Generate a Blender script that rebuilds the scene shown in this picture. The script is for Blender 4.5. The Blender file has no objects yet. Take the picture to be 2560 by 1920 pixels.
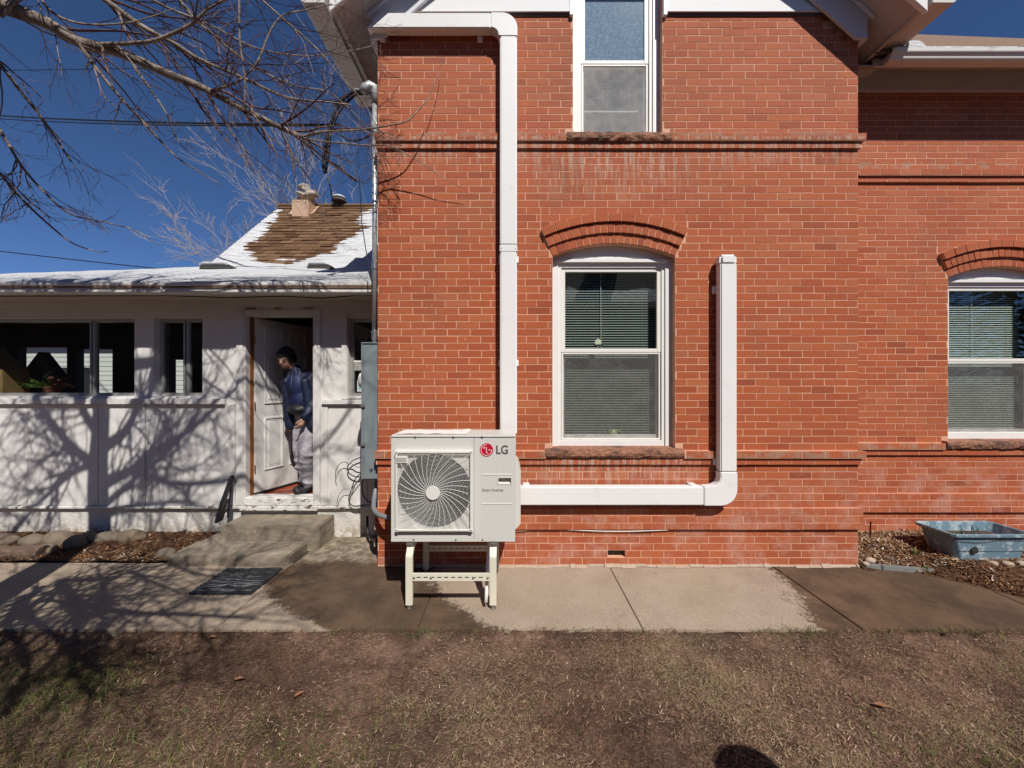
import bpy, bmesh, math, random
import numpy as np
from mathutils import Vector, Matrix, noise as mnoise
from mathutils.geometry import tessellate_polygon
R = math.radians
rng = random.Random(7)
scene = bpy.context.scene
COL = scene.collection

# ---------------------------------------------------------------- camera, sky, sun, exposure
CAMY, CAMZ, FPX = -3.6, 1.706, 962.0          # wall plane is Y = 0; focal length in photo pixels
cam_d = bpy.data.cameras.new('camera'); cam = bpy.data.objects.new('camera', cam_d); COL.objects.link(cam)
cam.location = (0, CAMY, CAMZ); cam.rotation_euler = (R(90), 0, 0)
cam_d.sensor_fit = 'HORIZONTAL'; cam_d.sensor_width = 36; cam_d.lens = 36*FPX/2560
cam_d.clip_start = 0.02; cam_d.clip_end = 2000
scene.camera = cam
SUN = Vector((0.41, -1.0, 1.28)).normalized()    # towards the sun
elev = math.asin(SUN.z); azim = math.atan2(SUN.x, SUN.y)
world = bpy.data.worlds.new('World'); scene.world = world; world.use_nodes = True
wn = world.node_tree.nodes; wl = world.node_tree.links; wn.clear()
sky = wn.new('ShaderNodeTexSky'); sky.sky_type = 'NISHITA'; sky.sun_disc = False
sky.sun_elevation = elev; sky.sun_rotation = azim; sky.altitude = 3500; sky.air_density = 0.9; sky.dust_density = 0.0; sky.ozone_density = 10.0
bg = wn.new('ShaderNodeBackground'); bg.inputs['Strength'].default_value = 0.097
wo = wn.new('ShaderNodeOutputWorld'); wl.new(sky.outputs[0], bg.inputs[0]); wl.new(bg.outputs[0], wo.inputs[0])
sun_d = bpy.data.lights.new('sun', 'SUN'); sun_d.energy = 5.0; sun_d.angle = R(0.53); sun_d.color = (1.0, 0.945, 0.865)
sun = bpy.data.objects.new('sun', sun_d); COL.objects.link(sun)
sun.rotation_euler = SUN.to_track_quat('Z', 'Y').to_euler(); sun.location = (3, -8, 12)
scene.view_settings.view_transform = 'Standard'; scene.view_settings.look = 'None'
scene.view_settings.exposure = 0.0; scene.view_settings.gamma = 1.0; scene.view_settings.use_curve_mapping = False
scene.render.engine = 'CYCLES'; scene.cycles.use_denoising = True
scene.cycles.max_bounces = 7; scene.cycles.transparent_max_bounces = 24; scene.cycles.caustics_reflective = False; scene.cycles.caustics_refractive = False

# ---------------------------------------------------------------- node helper and materials
class NT:
    def __init__(s, name):
        s.m = bpy.data.materials.new(name); s.m.use_nodes = True; s.t = s.m.node_tree
        s.t.nodes.clear(); s.out = s.t.nodes.new('ShaderNodeOutputMaterial')
    def new(s, ty, **kw):
        n = s.t.nodes.new('ShaderNode'+ty)
        for k, v in kw.items(): setattr(n, k, v)
        return n
    def put(s, v, sock):
        if v is None: return
        if isinstance(v, (int, float)):
            try: sock.default_value = v
            except TypeError: sock.default_value = (v, v, v, 1) if len(sock.default_value) == 4 else (v, v, v)
        elif isinstance(v, (tuple, list)):
            v = tuple(v)
            if sock.type == 'RGBA' and len(v) == 3: v += (1,)
            sock.default_value = v
        else: s.t.links.new(v, sock)
    def pos(s): return s.new('NewGeometry').outputs['Position']
    def objco(s): return s.new('TexCoord').outputs['Object']
    def noise(s, scale, detail=4, vec=None, rough=.55, col=False, dist=0):
        n = s.new('TexNoise'); s.put(vec if vec is not None else s.pos(), n.inputs['Vector'])
        n.inputs['Scale'].default_value = scale; n.inputs['Detail'].default_value = detail
        n.inputs['Roughness'].default_value = rough; n.inputs['Distortion'].default_value = dist
        return n.outputs['Color' if col else 'Fac']
    def mapping(s, scale, vec=None, loc=(0,0,0), rot=(0,0,0)):
        n = s.new('Mapping'); s.put(vec if vec is not None else s.pos(), n.inputs[0])
        n.inputs['Scale'].default_value = scale; n.inputs['Location'].default_value = loc; n.inputs['Rotation'].default_value = rot
        return n.outputs[0]
    def math(s, op, a, b=0, c=None, clamp=False):
        n = s.new('Math', operation=op, use_clamp=clamp); s.put(a, n.inputs[0]); s.put(b, n.inputs[1])
        if c is not None: s.put(c, n.inputs[2])
        return n.outputs[0]
    def sm(s, v, a, b):
        n = s.new('MapRange', interpolation_type='SMOOTHSTEP'); s.put(v, n.inputs[0]); s.put(a, n.inputs[1]); s.put(b, n.inputs[2])
        n.inputs[3].default_value = 0; n.inputs[4].default_value = 1
        return n.outputs[0]
    def ramp(s, f, stops, interp='LINEAR'):
        n = s.new('ValToRGB'); s.put(f, n.inputs[0]); e = n.color_ramp.elements; n.color_ramp.interpolation = interp
        while len(e) < len(stops): e.new(0.5)
        for el, (p, c) in zip(e, stops): el.position = p; el.color = tuple(c)+(1,) if len(c) == 3 else c
        return n.outputs[0]
    def mix(s, f, a, b, mode='MIX'):
        n = s.new('Mix', data_type='RGBA', blend_type=mode); s.put(f, n.inputs[0]); s.put(a, n.inputs[6]); s.put(b, n.inputs[7])
        return n.outputs[2]
    def scalec(s, c, f):                      # colour times a factor socket
        n = s.new('VectorMath', operation='SCALE'); s.put(c, n.inputs[0]); s.put(f, n.inputs[3])
        return n.outputs[0]
    def sep(s, v):
        n = s.new('SeparateXYZ'); s.put(v, n.inputs[0]); return n.outputs
    def bump(s, h, strength=.3, dist=.01, normal=None):
        n = s.new('Bump'); s.put(h, n.inputs['Height']); n.inputs['Strength'].default_value = strength; n.inputs['Distance'].default_value = dist
        if normal is not None: s.put(normal, n.inputs['Normal'])
        return n.outputs[0]
    def bsdf(s, color, rough=.6, metallic=0, normal=None, spec=.5, **kw):
        p = s.new('BsdfPrincipled'); s.put(color, p.inputs['Base Color']); s.put(rough, p.inputs['Roughness']); s.put(metallic, p.inputs['Metallic'])
        s.put(spec, p.inputs['Specular IOR Level'])
        if normal is not None: s.put(normal, p.inputs['Normal'])
        for k, v in kw.items(): s.put(v, p.inputs[k])
        return p.outputs[0]
    def done(s, sh): s.t.links.new(sh, s.out.inputs[0]); return s.m
M = {}
def simple(name, col, rough=.55, var=.12, vs=6, bs=0, bst=.2, bd=.004, metallic=0, spec=.5, dirt=None, ds=2.5, dr=(.5, .75)):
    n = NT(name); f = n.math('MULTIPLY_ADD', n.noise(vs, 5), 2*var, 1-var)
    c = n.scalec(col, f)
    if dirt is not None: c = n.mix(n.sm(n.noise(ds, 6, rough=.65), *dr), c, dirt)
    nm = n.bump(n.noise(bs, 5), bst, bd) if bs else None
    M[name] = n.done(n.bsdf(c, rough, metallic, nm, spec)); return M[name]

def make_materials():
    # brick: own colour per brick plus weathering
    n = NT('brick'); p = n.pos(); x, y, z = n.sep(p)
    at = n.new('Attribute', attribute_name='rnd').outputs['Fac']; oi = n.new('ObjectInfo').outputs['Random']
    r = n.math('FRACT', n.math('ADD', at, oi))
    c = n.ramp(r, [(0, (.290,.069,.032)), (.06, (.365,.088,.037)), (.25, (.385,.094,.038)), (.60, (.410,.105,.041)), (.90, (.428,.117,.046)), (.97, (.44,.137,.062)), (1, (.38,.116,.057))])
    big = n.noise(.9, 4)
    hi = n.math('MULTIPLY', n.sm(z, 2.6, 4.6), .36)                       # upper courses bleached
    c = n.mix(hi, c, n.mix(.5, c, (.50,.22,.15)))
    c = n.mix(n.math('MULTIPLY', n.sm(big, .52, .75), .22), c, (.46,.18,.11))
    mot = n.noise(55, 5, rough=.7)
    c = n.mix(n.math('MULTIPLY', n.sm(mot, .46, .8), .35), c, (.22,.06,.035))
    c = n.mix(n.math('MULTIPLY', n.sm(n.noise(14, 6, rough=.7), .60, .8), .35), c, (.50,.24,.15))
    # lime bloom low on the wall and under the sill courses
    low = n.math('MULTIPLY', n.sm(z, 1.08, .6), n.sm(n.noise(4, 7, rough=.75), .44, .66))
    c = n.mix(n.math('MULTIPLY', low, .52), c, (.50,.30,.25))
    # streaks that run down from the two sill courses
    st = n.noise(1, 6, n.mapping((26, 1, 2.2)), .7)
    def band(z0, z1, xa, xb):
        m = n.math('MULTIPLY', n.sm(z, z0, z1), n.math('LESS_THAN', z, z1+.005))
        m = n.math('MULTIPLY', m, n.math('MULTIPLY', n.sm(x, xa-.3, xa+.1), n.sm(x, xb+.3, xb-.1)))
        return m
    b = n.math('MAXIMUM', n.math('MAXIMUM', band(.62, 1.02, .3, 1.6), band(3.25, 3.99, .3, 1.6)), n.math('MULTIPLY', band(3.66, 3.99, -1.4, 3.4), .95))
    c = n.mix(n.math('MULTIPLY', b, n.math('MULTIPLY', n.sm(st, .46, .60), .9)), c, (.46,.33,.26))
    c = n.mix(n.math('MULTIPLY', b, n.math('MULTIPLY', n.sm(n.noise(1, 6, n.mapping((19, 1, 1.7), loc=(4,2,1)), .7), .52, .66), .8)), c, (.13,.075,.055))
    # weather-blackened top of the projecting string courses (lichen stain)
    s1 = n.math('MULTIPLY', n.math('MAXIMUM', n.math('MULTIPLY', n.sm(z, 3.98, 4.01), n.sm(z, 4.075, 4.065)), n.math('MULTIPLY', n.sm(z, 1.0, 1.03), n.sm(z, 1.10, 1.088))), n.sm(n.noise(9, 4), .42, .6))
    c = n.mix(n.math('MULTIPLY', s1, .75), c, (.35,.215,.155))
    dr = n.math('MULTIPLY', n.sm(n.noise(1, 3, n.mapping((70, 1, 13), loc=(7,0,3)), .5), .70, .74), n.sm(n.noise(1.3, 3, n.mapping((1,1,1), loc=(3,5,2))), .50, .62))
    c = n.mix(n.math('MULTIPLY', dr, .75), c, (.72,.55,.47))                # old paint drips
    soot = n.math('MULTIPLY', n.sm(n.noise(1.7, 6, n.mapping((1, 1, .6), loc=(9,1,4)), .68), .50, .72), .42)
    c = n.mix(soot, c, (.255,.105,.062))
    nm = n.bump(n.noise(70, 6, rough=.65), .35, .004)
    nm = n.bump(n.noise(9, 3), .25, .008, nm)
    M['brick'] = n.done(n.bsdf(c, .82, 0, nm, .25))
    n = NT('mortar'); f = n.noise(3, 5); c = n.ramp(f, [(.3, (.58,.31,.20)), (.7, (.72,.43,.30))])
    c = n.mix(n.math('MULTIPLY', n.sm(n.noise(22, 5), .56, .72), .7), c, (.44,.19,.11))
    M['mortar'] = n.done(n.bsdf(c, .9, 0, n.bump(n.noise(120, 4), .4, .002), .2))
    # concrete with wet areas
    n = NT('concrete'); p = n.pos(); x, y, z = n.sep(p); t = n.math('MULTIPLY', y, -1)
    c = n.ramp(n.noise(2.2, 6, rough=.65), [(.25, (.275,.212,.160)), (.5, (.345,.275,.210)), (.75, (.40,.33,.265))])
    c = n.mix(n.math('MULTIPLY', n.sm(n.noise(90, 6, rough=.85), .47, .60), .42), c, (.175,.13,.095))
    c = n.mix(n.math('MULTIPLY', n.sm(n.noise(64, 6, rough=.85), .50, .62), .42), c, (.56,.49,.41))
    c = n.mix(n.math('MULTIPLY', n.sm(n.noise(5, 7, rough=.75, dist=.6), .56, .70), .40), c, (.20,.15,.105))
    moss = n.math('MULTIPLY', n.math('MULTIPLY', n.sm(y, -.02, .12), n.sm(n.noise(9, 6, rough=.75), .40, .58)), n.sm(x, -2.3, -2.0))
    c = n.mix(n.math('MULTIPLY', moss, n.math('MULTIPLY', n.sm(x, -1.2, -1.3), .8)), c, (.115,.098,.070))
    c = n.mix(n.math('MULTIPLY', n.sm(n.noise(.9, 4), .5, .7), .18), c, (.38,.31,.20))
    wob = n.math('MULTIPLY_ADD', n.noise(3.3, 7, rough=.70), .80, -.40)
    wobf = n.math('MULTIPLY_ADD', n.noise(26, 6, rough=.75), .60, -.30)
    w = n.math('ADD', wob, wobf)
    t2 = n.math('MULTIPLY', t, t)
    L = n.math('ADD', n.math('MULTIPLY_ADD', t, -.417, -2.13), n.math('MULTIPLY', t2, 1.43))
    Rr = n.math('MULTIPLY_ADD', t2, .75, -.72)
    e1 = n.math('MINIMUM', n.math('SUBTRACT', x, L), n.math('SUBTRACT', Rr, x))
    wl_ = n.sm(n.math('ADD', e1, n.math('MULTIPLY', w, .55)), -.04, .06)
    e2 = n.math('SUBTRACT', x, n.math('MULTIPLY_ADD', t, -.26, 2.37))
    wr_ = n.sm(n.math('ADD', e2, n.math('MULTIPLY', w, .95)), -.05, .08)
    wl_ = n.math('MULTIPLY', wl_, n.sm(n.math('ADD', y, n.math('MULTIPLY', w, .5)), .2, .02))
    wet = n.math('MAXIMUM', wl_, wr_)
    wc = n.mix(n.sm(n.noise(2.2, 7, rough=.72), .36, .66), (.028,.014,.007), (.098,.052,.026))
    c = n.mix(wet, c, n.mix(.16, wc, c))
    ro = n.math('MULTIPLY_ADD', wet, -.30, .88)
    nm = n.bump(n.noise(150, 4), .3, .002)
    M['concrete'] = n.done(n.bsdf(c, ro, 0, nm, .09))
    n = NT('step_concrete'); p = n.pos(); x, y, z = n.sep(p)
    ny = n.math('ABSOLUTE', n.sep(n.new('NewGeometry').outputs['Normal'])[1])
    c = n.ramp(n.noise(4, 6, rough=.7), [(.25, (.20,.165,.125)), (.55, (.31,.255,.20)), (.8, (.42,.36,.29))])
    c = n.mix(n.math('MULTIPLY', n.sm(n.noise(7, 6, rough=.7), .45, .62), .55), c, (.165,.148,.105))   # moss stain
    c = n.mix(n.math('MULTIPLY', n.sm(n.noise(22, 6, rough=.75), .6, .72), .6), c, (.58,.53,.45))
    M['step_concrete'] = n.done(n.bsdf(c, .9, 0, n.bump(n.noise(60, 6, rough=.7), .5, .006), .25))
    # white porch paint, dirty near the ground with chipped spots
    n = NT('porch_paint'); p = n.pos(); x, y, z = n.sep(p)
    c = n.ramp(n.noise(1.7, 6), [(.3, (.66,.645,.63)), (.7, (.76,.745,.73))])
    c = n.mix(n.math('MULTIPLY', n.sm(n.noise(1, 6, n.mapping((7, 7, .8)), .65), .52, .75), .45), c, (.50,.48,.45))
    c = n.mix(n.math('MULTIPLY', n.sm(n.noise(38, 5), .68, .72), n.sm(z, .9, .35)), c, (.24,.20,.16))
    M['porch_paint'] = n.done(n.bsdf(c, .62, 0, n.bump(n.noise(1, 5, n.mapping((60, 60, 9))), .18, .003), .3))
    n = NT('foundation_paint'); p = n.pos(); x, y, z = n.sep(p)
    c = n.ramp(n.noise(4, 6), [(.3, (.66,.64,.60)), (.7, (.77,.755,.73))])
    d = n.math('MULTIPLY', n.sm(z, .2, .03), n.sm(n.noise(16, 6, rough=.7), .35, .62))
    c = n.mix(n.math('MULTIPLY', d, .85), c, (.33,.26,.17))
    M['foundation_paint'] = n.done(n.bsdf(c, .85, 0, n.bump(n.noise(26, 6, rough=.65), .75, .015), .2))
    n = NT('chipped_paint'); p = n.pos(); x, y, z = n.sep(p)
    c = n.mix(n.sm(n.noise(1, 6, n.mapping((14, 20, 34)), .75), .55, .60), (.73,.72,.69), (.10,.062,.04))
    M['chipped_paint'] = n.done(n.bsdf(c, .75, 0, n.bump(n.noise(40, 6), .5, .004), .25))
    n = NT('board_paint'); c = n.mix(n.math('MULTIPLY', n.sm(n.noise(1, 6, n.mapping((3, 60, 60)), .7), .62, .7), .6), (.74,.745,.75), (.42,.40,.38))
    M['board_paint'] = n.done(n.bsdf(c, .6, 0, n.bump(n.noise(1, 6, n.mapping((5, 90, 90)), .7), .35, .004), .3))
    simple('white_paint', (.78,.775,.76), .45, .05, 9, 60, .08)
    simple('cream_vinyl', (.80,.78,.73), .4, .04, 5, 0)
    simple('soffit_paint', (.47,.435,.40), .7, .06, 2.5, 30, .1)
    simple('fascia_paint', (.60,.57,.54), .6, .06, 3, 30, .1)
    simple('frieze_paint', (.62,.64,.68), .6, .05, 3, 40, .1)
    simple('duct_plastic', (.80,.80,.795), .38, .04, 2.2, 25, .06, .004, dirt=(.66,.655,.64), ds=7, dr=(.58,.80))
    simple('unit_metal', (.625,.62,.59), .36, .03, 3, 240, .06, .001, dirt=(.50,.48,.44), ds=9, dr=(.60,.85))
    simple('unit_dark', (.03,.03,.032), .4, .1)
    simple('grille_plastic', (.74,.73,.70), .35, .03)
    simple('fan_plastic', (.045,.045,.05), .3, .1)
    simple('coil', (.035,.035,.036), .5, .3, 40)
    simple('ivory_metal', (.70,.675,.555), .4, .05, 12)
    simple('zinc', (.55,.55,.54), .35, .12, 30, metallic=.9)
    simple('galvanised', (.58,.60,.61), .30, .12, 22, metallic=.45)
    simple('conduit_grey', (.20,.21,.225), .5, .08, 20)
    simple('box_grey', (.205,.245,.262), .45, .05, 6)
    simple('black_plastic', (.014,.014,.015), .45, .2)
    simple('black_rubber', (.022,.022,.024), .62, .25, 30)
    simple('mat_rubber', (.026,.028,.031), .5, .25, 40)
    simple('dark_text', (.075,.075,.085), .5, .03)
    simple('logo_red', (.50,.004,.035), .4, .03)
    simple('label_grey', (.40,.40,.38), .5, .05)
    simple('sandstone', (.32,.145,.088), .9, .3, 14, 26, 1.0, .03, dirt=(.11,.06,.045), ds=6, dr=(.45,.65))
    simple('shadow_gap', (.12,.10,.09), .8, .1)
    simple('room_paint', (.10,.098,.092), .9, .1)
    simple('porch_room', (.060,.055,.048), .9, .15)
    simple('floor_red', (.33,.075,.035), .45, .3, 5, 30, .2)
    simple('blind_vinyl', (.80,.80,.76), .45, .04)
    simple('blind_dark', (.42,.43,.40), .5, .05)
    simple('wood_orange', (.26,.095,.02), .4, .25, 20)
    simple('door_paint', (.74,.73,.71), .42, .05, 5)
    simple('brass', (.55,.38,.13), .3, .1, metallic=.9)
    simple('metal_alu', (.46,.46,.45), .4, .08, metallic=.6)
    simple('gutter_paint', (.72,.70,.67), .45, .07, 4, dirt=(.42,.39,.36), ds=3, dr=(.55,.8))
    simple('tar', (.05,.045,.04), .8, .2)
    simple('stone_chimney', (.36,.32,.26), .9, .35, 9, 18, .8, .03)
    simple('flashing_tan', (.55,.38,.26), .6, .1)
    simple('log_bark', (.13,.085,.06), .95, .5, 16, 30, 1, .02)
    simple('leaf_dry', (.22,.095,.045), .7, .3)
    simple('soil', (.075,.048,.034), .95, .4, 20, 40, .8, .02)
    simple('tape_white', (.82,.80,.76), .5, .05)
    simple('rope_tan', (.40,.22,.13), .8, .2, 40)
    simple('pvc', (.82,.82,.80), .35, .03)
    simple('edging', (.20,.21,.20), .8, .2, 20, 60, .3)
    simple('pale_stone', (.40,.31,.24), .85, .3, 20, 40, .5)
    simple('siding_green', (.05,.10,.075), .7, .15)
    simple('siding_white', (.70,.70,.67), .6, .05)
    simple('roof_dark', (.085,.080,.078), .9, .25, 20, 30, .5)
    simple('brown_shingle', (.20,.125,.085), .9, .3, 12, 60, .6)
    simple('wire_black', (.012,.012,.014), .5, .1)
    simple('twig_black', (.03,.022,.02), .8, .1)
    simple('skin', (.50,.29,.21), .5, .08, 14)
    simple('hair', (.014,.011,.010), .55, .3, 60)
    simple('jacket', (.006,.012,.040), .55, .2, 12, 22, .5, .02)
    simple('shirt', (.009,.015,.070), .6, .15, 14)
    simple('trousers', (.40,.385,.43), .7, .08, 12, 14, .7, .03)
    simple('shoe', (.012,.012,.013), .5, .2)
    simple('cardboard', (.42,.25,.115), .8, .12, 6)
    simple('terracotta', (.33,.12,.07), .8, .2)
    simple('leaf_green', (.16,.30,.05), .5, .3, 30)
    simple('leaf_red', (.30,.10,.09), .55, .3, 30)
    simple('grass_green', (.075,.12,.028), .6, .4, 9)
    simple('glass_yellow', (.62,.60,.30), .25, .1)
    simple('sticker_blue', (.30,.55,.60), .4, .1)
    simple('sticker_green', (.45,.55,.35), .4, .1)
    # snow
    n = NT('snow'); nm = n.bump(n.noise(1, 7, n.mapping((2.6, 17, 17)), .7), 1.0, .07); nm = n.bump(n.noise(70, 4), .35, .01, nm)
    c = n.mix(n.sm(n.noise(1, 6, n.mapping((2.2, 15, 15), loc=(3,1,2)), .7), .50, .68), (.74,.755,.78), (.60,.62,.655))
    M['snow'] = n.done(n.bsdf(c, .7, 0, nm, .2))
    # shingles
    n = NT('shingle'); r = n.new('ObjectInfo').outputs['Random']
    c = n.ramp(r, [(0, (.085,.045,.025)), (.3, (.135,.075,.040)), (.6, (.175,.102,.056)), (.85, (.22,.135,.078)), (1, (.115,.064,.036))])
    c = n.mix(n.math('MULTIPLY', n.noise(90, 3), .5), c, (.11,.06,.035))
    M['shingle'] = n.done(n.bsdf(c, .92, 0, n.bump(n.noise(160, 3), .4, .004), .15))
    # blue plastic tub with flaking pale paint
    n = NT('tub_plastic'); c = n.mix(n.sm(n.noise(9, 7, rough=.72), .50, .58), (.14,.225,.285), (.36,.435,.475))
    c = n.mix(n.sm(n.noise(26, 6, rough=.7), .66, .71), c, (.05,.085,.12))
    M['tub_plastic'] = n.done(n.bsdf(c, .5, 0, n.bump(n.noise(20, 4), .1, .004), .4))
    # grass blades / chips coloured by attribute
    n = NT('dead_grass'); a = n.new('Attribute', attribute_name='rnd').outputs['Fac']
    c = n.ramp(a, [(0, (.040,.023,.016)), (.25, (.105,.058,.040)), (.5, (.190,.110,.072)), (.70, (.31,.20,.130)), (.80, (.46,.34,.24)), (.86, (.17,.150,.05)), (.94, (.098,.122,.036)), (1, (.072,.102,.028))])
    M['dead_grass'] = n.done(n.bsdf(c, .75, 0, None, .2))
    n = NT('mulch_chip'); a = n.new('Attribute', attribute_name='rnd').outputs['Fac']
    c = n.ramp(a, [(0, (.05,.026,.016)), (.35, (.13,.065,.036)), (.65, (.25,.125,.06)), (.85, (.38,.21,.10)), (.95, (.48,.34,.21)), (1, (.60,.52,.44))])
    M['mulch_chip'] = n.done(n.bsdf(c, .85, 0, None, .2))
    n = NT('lawn_soil'); c = n.ramp(n.noise(6, 7, rough=.7), [(.32, (.040,.022,.016)), (.5, (.084,.049,.035)), (.68, (.148,.092,.067))])
    c = n.mix(n.math('MULTIPLY', n.sm(n.noise(1, 6, n.mapping((38, 95, 60), rot=(0,0,.5)), .8), .50, .66), .75), c, (.27,.185,.125))
    c = n.mix(n.math('MULTIPLY', n.sm(n.noise(1, 6, n.mapping((90, 34, 60), rot=(0,0,.7)), .8), .54, .68), .7), c, (.022,.013,.009))
    c = n.mix(n.math('MULTIPLY', n.sm(n.noise(1.4, 5, n.mapping((1,1,1), loc=(2,7,1)), .6), .44, .62), .8), c, n.scalec(c, 1.9))
    M['lawn_soil'] = n.done(n.bsdf(c, .95, 0, n.bump(n.noise(45, 6, rough=.7), .9, .02), .15))
    n = NT('mulch_soil'); c = n.ramp(n.noise(24, 6, rough=.7), [(.3, (.045,.024,.016)), (.6, (.12,.065,.038)), (.8, (.2,.115,.065))])
    M['mulch_soil'] = n.done(n.bsdf(c, .95, 0, n.bump(n.noise(50, 5, rough=.7), 1, .02), .15))
    n = NT('field_stone'); r = n.new('ObjectInfo').outputs['Random']
    c = n.ramp(r, [(0, (.23,.175,.125)), (.5, (.17,.145,.11)), (1, (.27,.19,.13))])
    c = n.mix(n.math('MULTIPLY', n.noise(30, 5, rough=.7), .6), c, (.14,.11,.09))
    M['field_stone'] = n.done(n.bsdf(c, .85, 0, n.bump(n.noise(40, 5), .4, .008), .25))
    # bark: near tree and pale far trees
    n = NT('bark'); c = n.ramp(n.noise(1, 6, n.mapping((9, 9, 9)), .7), [(.3, (.12,.092,.076)), (.5, (.25,.205,.17)), (.7, (.42,.36,.31))])
    c = n.mix(n.math('MULTIPLY', n.sm(n.noise(22, 5), .55, .68), .6), c, (.075,.05,.04))
    M['bark'] = n.done(n.bsdf(c, .85, 0, n.bump(n.noise(45, 6, rough=.7), .7, .01), .2))
    simple('twig_red', (.165,.098,.084), .6, .5, 3.0)
    simple('bark_pale', (.36,.31,.275), .8, .2, 2)
    # window glass: clear pane, mirror part by angle
    n = NT('glass'); lw = n.new('LayerWeight'); lw.inputs['Blend'].default_value = .5
    f = n.math('MULTIPLY_ADD', n.math('POWER', lw.outputs['Facing'], 5), .9, .062)
    gl = n.new('BsdfGlossy'); gl.inputs['Roughness'].default_value = .0; gl.inputs['Color'].default_value = (1,1,1,1)
    gl2 = n.bump(n.noise(5, 2), .02, .02); n.t.links.new(gl2, gl.inputs['Normal'])
    tr = n.new('BsdfTransparent'); tr.inputs['Color'].default_value = (.86,.90,.88,1)
    mx = n.new('MixShader'); n.put(f, mx.inputs[0]); n.t.links.new(tr.outputs[0], mx.inputs[1]); n.t.links.new(gl.outputs[0], mx.inputs[2])
    M['glass'] = n.done(mx.outputs[0])
    # upstairs pane: pale blue sky reflection painted as a diffuse film
    n = NT('sky_tint_glass'); lw = n.new('LayerWeight'); lw.inputs['Blend'].default_value = .5
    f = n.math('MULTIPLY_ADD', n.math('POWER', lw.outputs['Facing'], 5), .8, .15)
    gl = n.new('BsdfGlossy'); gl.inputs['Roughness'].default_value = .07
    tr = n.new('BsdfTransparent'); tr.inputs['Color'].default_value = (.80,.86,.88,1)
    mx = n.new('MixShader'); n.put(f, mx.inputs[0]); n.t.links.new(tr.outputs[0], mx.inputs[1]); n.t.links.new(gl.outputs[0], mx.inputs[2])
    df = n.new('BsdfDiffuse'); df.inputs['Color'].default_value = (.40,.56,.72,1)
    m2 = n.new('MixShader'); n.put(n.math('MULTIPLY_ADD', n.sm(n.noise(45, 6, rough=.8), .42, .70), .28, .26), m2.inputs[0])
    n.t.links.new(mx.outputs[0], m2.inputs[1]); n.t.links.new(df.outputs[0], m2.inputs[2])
    M['sky_tint_glass'] = n.done(m2.outputs[0])
    # insect screen: half-open woven mesh
    n = NT('insect_screen'); df = n.bsdf((.20,.195,.185), .6, 0, None, .3)
    tr = n.new('BsdfTransparent'); mx = n.new('MixShader')
    f = n.math('ADD', n.math('MULTIPLY_ADD', n.noise(70, 5, rough=.8), .22, .08), n.math('MULTIPLY', n.sm(n.noise(7, 5, rough=.7), .4, .7), .14))
    n.put(f, mx.inputs[0]); n.t.links.new(tr.outputs[0], mx.inputs[1]); n.t.links.new(df, mx.inputs[2])
    M['insect_screen'] = n.done(mx.outputs[0])
    n = NT('sunlit_screen'); df = n.bsdf((.66,.65,.63), .7, 0, None, .3)                 # paler screen copy, caught sunlight put into its colour
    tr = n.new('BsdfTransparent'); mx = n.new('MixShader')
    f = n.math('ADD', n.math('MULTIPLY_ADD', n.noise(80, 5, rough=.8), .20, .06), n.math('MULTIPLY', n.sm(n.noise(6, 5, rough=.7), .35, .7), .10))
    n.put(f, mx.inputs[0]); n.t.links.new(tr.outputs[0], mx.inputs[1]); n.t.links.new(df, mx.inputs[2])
    M['sunlit_screen'] = n.done(mx.outputs[0])
make_materials()

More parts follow.
